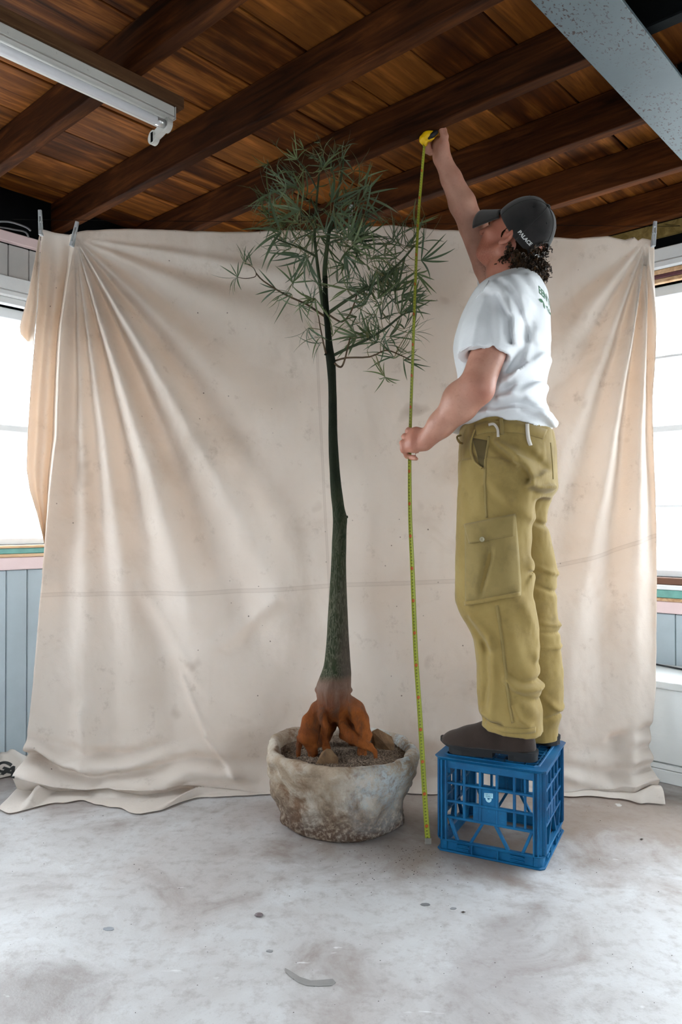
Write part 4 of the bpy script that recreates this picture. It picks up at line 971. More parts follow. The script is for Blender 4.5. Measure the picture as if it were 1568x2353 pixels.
def side_bar(k, u0, z0, u1, z1, wd, name, d0=0.0, d1=0.011):
    """bar in side k from (u0,z0) to (u1,z1), wd wide in the face, from depth d0 to d1 behind the face"""
    p, q = Vector((u0, 0, z0)), Vector((u1, 0, z1)); d = (q-p).normalized(); n = Vector((-d.z, 0, d.x))*wd/2
    V = []
    for dep in (d0, d1):
        for e in (p-n, q-n, q+n, p+n): V.append(Vector((e.x, -CS/2+dep, e.z)))
    R = Matrix.Rotation(k*PI/2, 3, 'Z'); m = MB(); m.add([R @ v for v in V], [(0,1,2,3),(7,6,5,4),(0,4,5,1),(1,5,6,2),(2,6,7,3),(3,7,4,0)])
    return m.build(name, M_BLUE, crate, bevel=0.0012)
h = CS/2
Z1, Z2, Z3 = 0.104, 0.152, 0.207
inn = h-0.026
for k in range(4):
    uu = lambda t: -inn + 2*inn*t
    side_bar(k, -inn, 0.264, inn, 0.264, 0.024, 'top_band')
    for z in (Z1, Z2, Z3): side_bar(k, -inn, z, inn, z, 0.007, 'rail', -0.001, 0.013)
    for t in (0.205, 0.394, 0.589, 0.786): side_bar(k, uu(t), Z1, uu(t), 0.254, 0.0075, 'slat', 0.0, 0.012)
    for t in (0.10, 0.906): side_bar(k, uu(t), Z1, uu(t), 0.254, 0.0065, 'slat', 0.003, 0.011)
    side_bar(k, uu(0.394), (Z2+Z3)/2, uu(0.589), (Z2+Z3)/2, Z3-Z2, 'logo_plate', 0.004, 0.007)
    side_bar(k, uu(0.31), (Z1+Z2)/2, uu(0.70), (Z1+Z2)/2, Z2-Z1, 'name_plate', 0.002, 0.006)
    for (a, b_) in ((0.02,0.125),(0.43,0.275),(0.565,0.72),(0.985,0.875)): side_bar(k, uu(a), Z1, uu(b_), 0.034, 0.0085, 'strut', 0.0, 0.012)
    # base rail with its ribs
    side_bar(k, -inn, 0.020, inn, 0.020, 0.030, 'base_band', 0.003, 0.008)
    for z in (0.003, 0.0345): side_bar(k, -inn, z, inn, z, 0.005, 'base_rib', -0.006, 0.012)
    side_bar(k, uu(0.12), 0.014, uu(0.26), 0.014, 0.004, 'base_rib', -0.004, 0.004); side_bar(k, uu(0.74), 0.014, uu(0.9), 0.014, 0.004, 'base_rib', -0.004, 0.004)
    side_bar(k, uu(0.12), 0.025, uu(0.26), 0.025, 0.004, 'base_rib', -0.004, 0.004); side_bar(k, uu(0.74), 0.025, uu(0.9), 0.025, 0.004, 'base_rib', -0.004, 0.004)
    for t in (0.30, 0.60): side_bar(k, uu(t), 0.003, uu(t), 0.034, 0.005, 'base_rib', -0.005, 0.004)
# corner posts: hollow ribbed L sections
for k in range(4):
    R = Matrix.Rotation(k*PI/2, 3, 'Z'); m = MB()
    prof = [(0.0,0.026),(0.0,0.014),(0.003,0.007),(0.007,0.003),(0.014,0.0),(0.026,0.0),(0.026,0.006),(0.016,0.006),(0.010,0.010),(0.006,0.016),(0.006,0.026)]
    V = [R @ Vector((-h+a, -h+b_, z)) for z in (0.0, CH-0.012) for (a, b_) in prof]; n = len(prof)
    m.add(V, [tuple(range(n))[::-1], tuple(range(n, 2*n))] + [(i, (i+1) % n, n+(i+1) % n, n+i) for i in range(n)])
    po_ = m.build('corner_post', M_BLUE, crate, bevel=0.001)
    for (a, b_) in ((0.011,-0.004),(0.024,-0.004),(-0.004,0.011),(-0.004,0.024)):
        rb = MB(); q0 = R @ Vector((-h+a, -h+b_, 0)); sx = 0.002 if b_ < 0 else 0.003; sy = 0.003 if b_ < 0 else 0.002
        V = [R @ Vector((-h+a+x, -h+b_+y, z)) for z in (0.037, CH-0.014) for (x, y) in ((-sx,-sy),(sx,-sy),(sx,sy),(-sx,sy))]
        rb.add(V, [(3,2,1,0),(4,5,6,7),(0,1,5,4),(1,2,6,5),(2,3,7,6),(3,0,4,7)]).build('post_rib', M_BLUE, po_)
def ring_band(name, o_out, o_in, z0, z1, flare=0.0, bev=0.002):
    m = MB(); V = []
    def sq(r, z, ch):
        return [(r-ch,-r,z),(r,-r+ch,z),(r,r-ch,z),(r-ch,r,z),(-r+ch,r,z),(-r,r-ch,z),(-r,-r+ch,z),(-r+ch,-r,z)]
    L = [sq(o_out, z0, 0.012), sq(o_out+flare, z1, 0.014), sq(o_in, z1, 0.010), sq(o_in, z0, 0.010)]
    for l in L: V += l
    F = []
    for a in range(4):
        b_ = (a+1) % 4
        for i in range(8): j = (i+1) % 8; F.append((a*8+i, a*8+j, b_*8+j, b_*8+i))
    return m.add(V, F).build(name, M_BLUE, crate, bevel=bev)
ring_band('top_rim', h+0.004, h-0.016, CH-0.016, CH-0.004, 0.010)
ring_band('inner_lip', h-0.012, h-0.018, CH-0.006, CH-0.0005, 0.0, 0.001)
ring_band('foot_rim', h+0.007, h-0.010, 0.0, 0.006)
ring_band('foot_rim', h+0.006, h-0.006, 0.033, 0.038)
for i in range(9):        # the grid that is stood on
    t = -0.128 + 0.256*i/8
    MB().box(-0.138, 0.138, t-0.003, t+0.003, CH-0.020, CH-0.0065).build('grid_bar', M_BLUE, crate)
    MB().box(t-0.003, t+0.003, -0.138, 0.138, CH-0.019, CH-0.0075).build('grid_bar', M_BLUE, crate)
# printed badge on the near side: a tilted two-line plate over a round wheel
def on_side(me, u, z, dep, rot=0.0):
    c_, s_ = math.cos(rot), math.sin(rot)
    for v in me.vertices: x, y = v.co.x, v.co.y; v.co = (u + c_*x - s_*y, -h+dep, z + s_*x + c_*y)
    return me
um = -inn + 2*inn*0.4915
def slab(w0, h0, sk=0.0): return mesh_np('p', [(-w0/2,-h0/2-sk,0),(w0/2,-h0/2+sk,0),(w0/2,h0/2+sk,0),(-w0/2,h0/2-sk,0)], [(0,1,2,3)])
bad = link('badge_print', on_side(slab(0.0265, 0.0145, 0.0012), um, 0.1865, 0.0036), M_LOGO, crate)
for (tx, zz, sz) in (('SERVICE', 0.1893, 0.0058), ('SUPPLY', 0.1838, 0.0058)):
    link('badge_letters', on_side(text_mesh(tx, sz), um+0.0005, zz, 0.0033, 0.09), M_BLUE, bad)
wh = MB(); n = 24
for i in range(n):
    a0, a1 = PI*1.0 + PI*i/n, PI*1.0 + PI*(i+1)/n
    wh.add([(um+0.0095*math.cos(a0), -h+0.0036, 0.1785+0.012*math.sin(a0)), (um+0.0095*math.cos(a1), -h+0.0036, 0.1785+0.012*math.sin(a1)), (um+0.0035*math.cos(a1), -h+0.0036, 0.1785+0.004*math.sin(a1)), (um+0.0035*math.cos(a0), -h+0.0036, 0.1785+0.004*math.sin(a0))], [(0,1,2,3)])
wh.build('badge_wheel', M_LOGO, bad)
# ================================================================== the man on the crate
FD = Vector((-0.91, 0.4146, 0)).normalized(); LD = Vector((FD.y*-1, FD.x, 0)) * 1.0      # forward, and his left (towards the viewer)
LD = Vector((-FD.y, FD.x, 0)); 
PO = Vector((0.530, 2.362, 0.0))
PRZ = math.atan2(FD.y, FD.x)          # local x = forward, local y = his left, local z = up
man = empty('person', PO + Vector((0,0,CH)), PRZ)
tag(man, 'man in white t-shirt and khaki cargo trousers standing on the blue crate, measuring upwards', 'person')
ZB = CH
def loc(x, y, l):
    """local (f, l, z) of the point seen at pixel (x, y) in the plane 'l' to his left"""
    o = Vector((0,0,CAMZ)); d = P(x, y, 1.0) - o
    t = (l - (o-PO).dot(LD))/d.dot(LD); w_ = o + d*t; return np.array([(w_-PO).dot(FD), l, w_.z-ZB])
def locY(x, y, Y):
    w_ = P(x, y, Y); return np.array([(w_-PO).dot(FD), (w_-PO).dot(LD), w_.z-ZB])
def row(y, xf, xb, l, rl, tilt=0.2075):
    """cross-section seen from pixel xf (front) to xb (back)"""
    a, b_ = loc(xf, y, l), loc(xb, y, l); W_ = abs(a[0]-b_[0])/2*0.978
    rf = math.sqrt(max(W_*W_-(rl*tilt)**2, 1e-5))/0.978; return ((a[2]+b_[2])/2, (a[0]+b_[0])/2, l, rf, rl)
def folds(F, lines, l_near=-0.05, band=0.03):
    """raise or sink soft folds: lines of (points in pixels, plane l, width, height); only on the side that faces l_near.."""
    i, x, y, z = F.near(band); acc = np.zeros(len(x))
    for (pts, l, wd, amp, sgn) in lines:
        q = [loc(px_, py_, l) for (px_, py_) in pts]; best = np.full(len(x), 9.0)
        for a, b_ in zip(q[:-1], q[1:]):
            dx, dz = b_[0]-a[0], b_[2]-a[2]; L = dx*dx+dz*dz+1e-9; t = np.clip(((x-a[0])*dx+(z-a[2])*dz)/L, 0, 1)
            best = np.minimum(best, np.hypot(x-a[0]-t*dx, z-a[2]-t*dz))
        side = np.clip((y-l_near)/0.04, 0, 1) if sgn > 0 else np.clip((l_near-y)/0.04, 0, 1) if sgn < 0 else 1.0
        acc += amp*np.exp(-(best/wd)**2)*side
    F.D[i] -= acc.astype(np.float32)
# ---------------------------------------------------------------- skin
def skin_mat():
    g = G('warm_skin', rough=0.48, spec=0.4); v = g.coord('Object'); n = g.noise(9, 5, 0.6, v, 0.3); f = g.noise(120, 3, 0.6, v)
    c = g.ramp(n, [(0.30, (0.36,0.155,0.105)), (0.55, (0.49,0.245,0.175)), (0.75, (0.56,0.30,0.215))])
    c = g.mix(g.ramp(f, [(0.56, 0), (0.74, 0.30)]), c, (0.30,0.11,0.07))
    c = g.mix(g.math('MULTIPLY', g.attr('beard'), g.ramp(g.noise(240, 2, 0.5, v), [(0.35, 0.10), (0.6, 0.75)])), c, (0.13,0.055,0.03))
    c = g.mix(g.math('MULTIPLY', g.attr('flush'), 0.55), c, (0.42,0.10,0.055))
    g.set('Base Color', c); g.set('Subsurface Weight', 0.12); g.set('Subsurface Radius', (0.012,0.005,0.003)); g.set('Subsurface Scale', 0.5)
    g.bump(g.math('ADD', f, g.math('MULTIPLY', n, 0.6)), 0.12, 0.002); return g.m
M_SKIN = skin_mat()
# head frame: tilted back, turned a little away
HY, HT = math.radians(143), math.radians(36)
def hframe(yaw, tilt):
    f = Vector((math.cos(yaw)*math.cos(tilt), math.sin(yaw)*math.cos(tilt), math.sin(tilt)))
    l = Vector((-math.sin(yaw), math.cos(yaw), 0)); u = f.cross(l)
    return [np.array([v.dot(FD), v.dot(LD), v.z]) for v in (f, l, u)]
Hf, Hl, Hu = hframe(HY, HT)
EAR = loc(1158, 545, 0.062)                         # his left ear hole
HC = EAR - Hl*0.072                                 # middle of the head at ear level
def hp_(f, l, u):
    if u < 0: u *= 0.80
    return HC + Hf*f + Hl*l + Hu*u
HR = np.array([Hf, Hl, Hu])
SHN = loc(1160, 705, 0.185); ELN = loc(1095, 890, 0.235); WRN = loc(981, 1010, 0.205)     # near shoulder, elbow, wrist
SHF = loc(1158, 700, -0.17); ELF = locY(1086, 520, 2.535); WRF = locY(1016, 362, 2.468)   # far arm
def body():
    F = Field(axis(-0.26, 0.42, 0.007, [(0.10,0.36,0.0030),(-0.14,0.11,0.0038)]), axis(-0.30, 0.32, 0.007, [(-0.13,0.11,0.0034),(0.13,0.27,0.0034)]),
              axis(0.02, 2.03, 0.010, [(0.76,0.90,0.0030),(1.40,1.66,0.0036),(1.84,2.02,0.0030)]))
    # trunk and legs (under the clothes)
    F.stack([row(y, a, b_, 0.0, rl) for (y, a, b_, rl) in ((1120,1085,1252,0.14),(1040,1085,1252,0.135),(960,1082,1240,0.13),(900,1084,1235,0.13),(840,1080,1245,0.135),(780,1080,1246,0.14),(720,1098,1244,0.14),(680,1120,1240,0.115),(650,1140,1228,0.08))], 0.03)
    for s_ in (1, -1):
        xs = ((1050,1150),(1250,1140),(1420,1160),(1560,1178),(1690,1180)) if s_ > 0 else ((1050,1170),(1250,1195),(1420,1215),(1560,1230),(1690,1235))
        F.chain([loc(x, y, 0.09*s_) for (y, x) in xs], [0.060,0.058,0.048,0.045,0.036], 0.02)
    # neck
    F.chain([loc(1182, 668, 0), loc(1172, 625, 0), HC+Hf*-0.012+Hu*-0.02], [0.078,0.064,0.060], 0.02)
    F.chain([loc(1145, 658, 0), hp_(0.030, 0, -0.070)], [0.036,0.034], 0.015)
    for s_ in (1,-1): F.chain([loc(1128, 648, 0.02*s_), hp_(-0.03, 0.055*s_, -0.02)], [0.012,0.016], 0.014)     # neck tendons
    # skull, face
    F.ell(hp_(-0.010,0,0.050), (0.092,0.074,0.086), HR, 0.02)
    F.ell(hp_(0.045,0,-0.012), (0.062,0.060,0.085), HR, 0.02)          # mid face
    F.ell(hp_(0.058,0,-0.070), (0.040,0.044,0.034), HR, 0.02)          # jaw front
    for s_ in (1,-1):
        F.cone(hp_(-0.002,0.058*s_,-0.042), hp_(0.066,0.026*s_,-0.086), 0.020, 0.018, 0.018)   # jaw line
        F.ell(hp_(0.066,0.040*s_,-0.004), (0.022,0.024,0.016), HR, 0.014)                      # cheek bone
        F.ell(hp_(0.092,0.031*s_,0.028), (0.014,0.017,0.011), HR, 0.008, 'sub')                # eye socket
        F.ell(hp_(0.083,0.031*s_,0.026), (0.0125,0.0135,0.0125), HR, 0.003)                    # eyeball and lid
        F.cone(hp_(0.096,0.012*s_,0.047), hp_(0.082,0.046*s_,0.046), 0.008, 0.006, 0.008)      # brow
        F.ell(hp_(0.104,0.013*s_,-0.022), (0.009,0.008,0.007), HR, 0.004)                      # nostril wing
    F.ell(hp_(0.078,0,-0.088), (0.020,0.022,0.018), HR, 0.014)          # chin
    F.chain([hp_(0.096,0,0.034), hp_(0.110,0,0.004), hp_(0.124,0,-0.014)], [0.0075,0.009,0.0105], 0.008)   # nose
    F.cone(hp_(0.097,-0.019,-0.046), hp_(0.097,0.019,-0.046), 0.0065, 0.0065, 0.005); F.cone(hp_(0.101,-0.008,-0.046), hp_(0.101,0.008,-0.046), 0.0065, 0.0065, 0.004)
    F.cone(hp_(0.096,-0.014,-0.058), hp_(0.096,0.014,-0.058), 0.0075, 0.0075, 0.005)
    F.cone(hp_(0.110,-0.022,-0.0515), hp_(0.110,0.022,-0.0515), 0.0045, 0.0045, 0.003, 'sub')
    for s_ in (1,-1):                                                     # ears
        F.ell(hp_(-0.014,0.079*s_,0.012), (0.018,0.0065,0.031), HR, 0.005)
        F.ell(hp_(-0.010,0.0835*s_,0.014), (0.011,0.006,0.021), HR, 0.004, 'sub')
        F.cone(hp_(-0.010,0.080*s_,0.012), hp_(-0.020,0.083*s_,0.026), 0.0035, 0.0025, 0.003)
        F.ell(hp_(-0.006,0.081*s_,-0.020), (0.008,0.0055,0.009), HR, 0.005)
    # near arm
    U = np.array
    F.chain([SHN, SHN*0.55+ELN*0.45, ELN], [0.044,0.052,0.049], 0.008)
    F.ell(ELN+U([-0.012,0.0,-0.012]), (0.034,0.03,0.034), None, 0.02)
    F.chain([ELN, ELN*0.68+WRN*0.32, ELN*0.3+WRN*0.7, WRN], [0.047,0.050,0.037,0.0285], 0.02)
    F.ell(ELN*0.74+WRN*0.26+U([0.0,0.006,0.014]), (0.055,0.036,0.048), None, 0.02)
    # near hand: a fist closed around the hanging tape
    KN = [loc(940, 990, 0.186), loc(931, 1004, 0.204), loc(926, 1019, 0.213), loc(928, 1034, 0.211)]
    TAPE = loc(942, 1020, 0.178)
    for i, kn in enumerate(KN):
        w0 = WRN*0.9 + kn*0.1 + U([0.0,0.0,(1.5-i)*0.009])
        F.chain([w0, w0*0.5+kn*0.5+U([0,0.006,0]), kn], [0.0185,0.0150,0.0095], 0.010)
    F.ell((WRN+TAPE)/2+U([0.004,0.004,0.0]), (0.034,0.017,0.028), None, 0.014)
    ln = [0.036,0.040,0.037,0.030]
    for i, kn in enumerate(KN):
        r_ = (0.0094,0.0096,0.0092,0.0084)[i]
        p1 = kn + U([0.002, -ln[i], -0.010]); p2 = p1 + U([-0.026, -0.006, -0.008]); p3 = p2 + U([-0.014, 0.016, -0.003])
        if i == 3: p1 = kn + U([-0.001, -0.026, -0.017]); p2 = p1 + U([-0.021, 0.004, -0.006]); p3 = p2 + U([-0.014, 0.010, -0.003])
        F.chain([kn, p1, p2, p3], [r_*1.05, r_, r_*0.95, r_*0.85], 0.0015); F.ell(kn+U([0.001,0.002,0.001]), (0.0106,0.0106,0.0106), None, 0.003)
    th0 = WRN*0.7+TAPE*0.3+U([0.0,-0.022,0.012]); F.chain([th0, th0+U([0.026,-0.014,0.012]), th0+U([0.044,-0.006,0.016]), th0+U([0.056,0.004,0.008])], [0.016,0.0125,0.0110,0.0090], 0.005)
    # far arm raised to the joist
    F.chain([SHF, SHF*0.5+ELF*0.5, ELF], [0.048,0.049,0.045], 0.008)
    F.ell(ELF+U([-0.02,0.0,-0.004]), (0.034,0.034,0.036), None, 0.012)
    F.chain([ELF, ELF*0.66+WRF*0.34, ELF*0.3+WRF*0.7, WRF], [0.042,0.044,0.034,0.027], 0.012)
    # far hand around the tape case: palm, four fingers, thumb up along the case
    HY_ = 2.452
    palm = locY(1012, 338, HY_+0.012); F.ell(palm, (0.026,0.020,0.036), None, 0.012); F.chain([WRF, locY(1014,340,HY_+0.01)], [0.027,0.025], 0.014)
    F.ell(locY(1018, 336, HY_-0.006), (0.019,0.017,0.030), None, 0.012)                              # ball of the thumb
    F.chain([locY(1019,332,HY_-0.012), locY(1022,314,HY_-0.02), locY(1019,301,HY_-0.022), locY(1014,291,HY_-0.022)], [0.016,0.0125,0.0115,0.0095], 0.005)
    for i in range(4):
        k0 = locY(1006-i*1.0, 322+i*9, HY_+0.030); r_ = (0.0098,0.0100,0.0095,0.0085)[i]
        a1 = locY(990-i*1.5, 318+i*8, HY_+0.040); a2 = locY(978+i*1.0, 326+i*7, HY_+0.024); a3 = locY(984+i*2, 332+i*7, HY_+0.006)
        F.chain([locY(1012,338,HY_+0.02), k0, a1, a2, a3], [0.016,r_*1.15,r_,r_*0.95,r_*0.85], 0.004)
    V, Q = F.mesh(); me = fast_mesh('body', V, Q)
    # where stubble and flush sit
    R_ = (V-HC) @ HR.T; f, l, u = R_[:,0], R_[:,1], R_[:,2]; d = np.linalg.norm(R_, axis=1)
    beard = np.clip((-0.018-u)/0.03, 0, 1)*np.clip((f+0.01)/0.03, 0, 1)*np.clip((0.17-d)/0.02, 0, 1)*(V[:,2] > 1.2)
    flush = np.clip((0.16-d)/0.04, 0, 1)*(V[:,2] > 1.2)
    elb = np.exp(-(np.linalg.norm(V-(ELN+U([-0.03,0.02,-0.01])), axis=1)/0.05)**2)
    hnd = np.exp(-(np.linalg.norm(V-WRN+U([-0.05,0,0]), axis=1)/0.06)**2)*0.6
    add_attr(me, 'beard', beard*0.8); add_attr(me, 'flush', np.maximum(np.maximum(flush*0.9, elb*0.6), hnd)); return me
bodyo = link('body', body(), M_SKIN, man)

# ---------------------------------------------------------------- t-shirt
def shirt():
    F = Field(axis(-0.26, 0.30, 0.0050), axis(-0.32, 0.33, 0.0050), axis(0.80, 1.56, 0.0050))
    F.stack([row(y, a, b_, 0.0, rl) for (y, a, b_, rl) in ((1016,1040,1275,0.178),(1000,1041,1274,0.178),(960,1047,1268,0.176),(930,1051,1258,0.172),(900,1054,1257,0.172),(870,1056,1261,0.176),(830,1052,1267,0.184),(800,1049,1267,0.190),(760,1057,1265,0.196),(720,1072,1264,0.196),(690,1088,1263,0.188),(668,1104,1260,0.165),(652,1122,1252,0.130),(642,1138,1245,0.100),(633,1150,1236,0.080))], 0.03, power=2.2)
    # sleeves
    s0, s1 = loc(1150, 700, 0.165), loc(1108, 842, 0.220)
    F.chain([s0, s0*0.5+s1*0.5, s1], [0.082,0.084,0.079], 0.025)
    f0, f1 = loc(1160, 700, -0.150), loc(1136, 648, -0.185)
    F.chain([f0, f1], [0.075,0.058], 0.03)
    # far sleeve ends part-way up the raised arm; near sleeve hem; neck opening; hem at hip
    def cut_cone(p, q, dist, R):           # remove what lies beyond 'dist' along p->q within radius R
        d = (q-p)/np.linalg.norm(q-p); e = p+d*dist; X, Y, Z = F.x[:,None,None], F.y[None,:,None], F.z[None,None,:]
        ax = (X-e[0])*d[0]+(Y-e[1])*d[1]+(Z-e[2])*d[2]; px_, py_, pz_ = X-p[0], Y-p[1], Z-p[2]
        a2 = px_*d[0]+py_*d[1]+pz_*d[2]; rad = np.sqrt(np.maximum(px_**2+py_**2+pz_**2-a2**2, 0)); m = np.maximum(-ax, rad-R)
        F.D = np.maximum(F.D, -m).astype(np.float32)
    L1 = np.linalg.norm(s1-s0)
    # slanted sleeve hem
    hemn = loc(1111, 823, 0.215); d = (s1-s0)/L1; d = d + np.array([0.0,0.0,0.0]); d /= np.linalg.norm(d)
    X, Y, Z = F.x[:,None,None], F.y[None,:,None], F.z[None,None,:]
    ax = (X-hemn[0])*(d[0]-0.10)+(Y-hemn[1])*d[1]+(Z-hemn[2])*d[2]; q = s1; rad = np.sqrt((X-q[0])**2+(Y-q[1])**2+(Z-q[2])**2)
    inside_t = np.clip((Y-0.175)/0.001, 0, 1)
    cutm = np.maximum(np.maximum(-ax, rad-0.16), 0.182-Y)
    F.D = np.maximum(F.D, -cutm).astype(np.float32)
    # hollow sleeve mouth
    F.chain([ELN*0.62+SHN*0.38, ELN*0.9+SHN*0.1], [0.056,0.074], 0.004, 'sub')
    # neckline
    F.cone(loc(1170, 634, 0), loc(1150, 560, 0), 0.064, 0.085, 0.006, 'sub')
    # hem: higher at his side, lower front and back
    hs, hf, hb = loc(1140, 957, 0.178), loc(1045, 1000, 0.0), loc(1272, 1002, 0.0)
    zb = np.interp(F.x, [hb[0]-0.02, (hb[0]+hs[0])/2-0.02, hs[0], (hs[0]+hf[0])/2, hf[0]+0.02], [hb[2]-0.004, (hb[2]*0.42+hs[2]*0.58), hs[2], hs[2]*0.62+hf[2]*0.38, hf[2]])[:,None,None]
    wv = 0.004*np.sin(F.x*60)[:,None,None]
    F.D = np.maximum(F.D, zb+wv-Z).astype(np.float32)
    N = 1
    folds(F, [([(1128,668),(1160,690),(1180,730)],0.2,0.010,0.0087,1), ([(1140,660),(1180,690),(1192,740),(1190,790)],0.19,0.010,0.0101,1), ([(1165,650),(1205,690),(1215,760),(1205,820)],0.17,0.011,0.0101,1),
              ([(1185,645),(1226,700),(1232,780)],0.14,0.011,0.0087,1), ([(1150,690),(1172,740),(1176,790)],0.2,0.009,-0.0130,1), ([(1172,664),(1198,710),(1203,770)],0.19,0.008,-0.0087,1), ([(1180,742),(1180,790)],0.2,0.009,-0.0087,1),
              ([(1116,690),(1104,740),(1096,800)],0.24,0.012,0.0072,1), ([(1136,690),(1134,750),(1140,800)],0.24,0.011,-0.0072,1),
              ([(1165,850),(1200,800),(1216,740)],0.18,0.014,-0.0087,1), ([(1170,872),(1215,835),(1240,800)],0.17,0.011,0.0101,1), ([(1160,892),(1205,868),(1238,846)],0.17,0.010,-0.0116,1), ([(1150,916),(1190,905),(1232,868)],0.17,0.012,0.0130,1),
              ([(1140,935),(1185,925),(1240,925)],0.17,0.009,-0.0101,1), ([(1125,948),(1180,938),(1225,940),(1262,952)],0.17,0.009,0.0116,1), ([(1180,900),(1190,870),(1210,838)],0.17,0.012,0.0145,1), ([(1215,915),(1240,930),(1262,965)],0.14,0.012,0.0130,1),
              ([(1200,945),(1240,965),(1266,985)],0.14,0.008,-0.0087,1), ([(1072,960),(1120,948)],0.16,0.010,0.0116,1), ([(1100,870),(1080,930)],0.17,0.012,-0.0087,1), ([(1225,640),(1250,690),(1252,760)],0.08,0.012,0.0058,1)], -0.06, 0.03)
    i, x, y, z = F.near(0.02); F.D[i] += (0.006*fbm(x*13+2, y*13, z*9, 2) + 0.0025*np.sin(x*70+z*60+6*fbm(x*8,y*8,z*8,2))*np.clip((1.06-z)/0.12, 0, 1)).astype(np.float32)
    return F.mesh()
def cloth_mat(name, lo, hi, weave=900, bumps=0.2, extra=None):
    g = G(name, rough=0.85, spec=0.15); v = g.coord('Object'); n = g.noise(6, 5, 0.6, v, 0.4); c = g.ramp(n, [(0.3, lo), (0.7, hi)])
    if extra: c = g.mix(g.ramp(g.noise(14, 6, 0.7, v), [(0.52, 0), (0.72, 0.45)]), c, extra)
    g.set('Base Color', c); g.set('Sheen Weight', 0.15)
    g.bump(g.math('ADD', g.noise(weave, 2, 0.5, v), g.math('MULTIPLY', g.noise(45, 4, 0.6, v), 1.2)), bumps, 0.003); return g.m
M_SHIRT = cloth_mat('white_cotton', (0.70,0.71,0.73), (0.80,0.81,0.83), 900, 0.16)
Vs_, Qs_ = shirt(); shirto = link('t_shirt', fast_mesh('t_shirt', Vs_, Qs_), M_SHIRT, man); shirto['label'] = 'white cotton t-shirt'
bvh_s = bvh_of(Vs_, Qs_)
# collar rib
nk = loc(1172, 640, 0); rib = []
for i in range(40):
    t = 2*PI*i/40; p = np.array([nk[0]+0.074*math.cos(t)-0.012, 0.068*math.sin(t), nk[2]+0.018-0.030*math.cos(t)-0.006*abs(math.sin(t))])
    rib.append(p)
# back print: green letters over a leafy sprig, projected onto the cloth
M_PRINT = plain('green_print', (0.045,0.16,0.075), 0.8, 0.25, 60)
pc = loc(1229, 690, 0.02); pd = np.array([0.72, -0.69, 0.0]); sx = np.array([-0.69, -0.72, 0.0])     # ray direction into his back; text runs from his left to his right
def back_pt(x, y): 
    q = pc - pd*0.5 + sx*x; return Vector((q[0], q[1], pc[2] + y - 0.16*x))
xo = 0.0
for (tx, x, size, rot) in (('E', -0.034, 0.034, 0.0), ('E', -0.016, 0.034, 0.05), ('N', 0.006, 0.037, 0.0), ("'", 0.024, 0.034, 0.0), ('T', 0.038, 0.036, 0.0), ('E', 0.058, 0.034, 0.0)):
    me = subdiv(text_mesh(tx, size, 0.0004), 0.008, 5)
    for v in me.vertices: v.co.x = v.co.x + x
    project(me, bvh_s, back_pt, pd, 0.0012); link('print_letter', me, M_PRINT, shirto)
def leaf_shape(cx, cy, L, wd, rot, nm='print_leaf'):
    V = []; K = 10; c_, s_ = math.cos(rot), math.sin(rot)
    for k in range(K+1): u = k/K; w_ = wd*math.sin(PI*u)**0.8; V += [(u-0.5)*L, w_], 
    up = [((k/K-0.5)*L, wd*math.sin(PI*k/K)**0.8) for k in range(K+1)]; dn = [(x, -y) for (x, y) in up[1:-1]][::-1]
    V = [(cx+c_*x-s_*y, cy+s_*x+c_*y, 0) for (x, y) in up+dn]; me = subdiv(mesh_np(nm, V, [tuple(range(len(V)))]), 0.008, 4)
    project(me, bvh_s, back_pt, pd, 0.0012); return link(nm, me, M_PRINT, shirto)
leaf_shape(-0.026, -0.027, 0.024, 0.0052, 0.15); leaf_shape(-0.010, -0.034, 0.022, 0.0045, -1.2); leaf_shape(0.012, -0.030, 0.026, 0.0016, 0.1); leaf_shape(0.018, -0.027, 0.010, 0.0022, 0.9); leaf_shape(0.021, -0.034, 0.010, 0.0022, -0.8)
leaf_shape(0.036, -0.030, 0.020, 0.004, 1.3); leaf_shape(0.052, -0.030, 0.018, 0.004, 0.3)
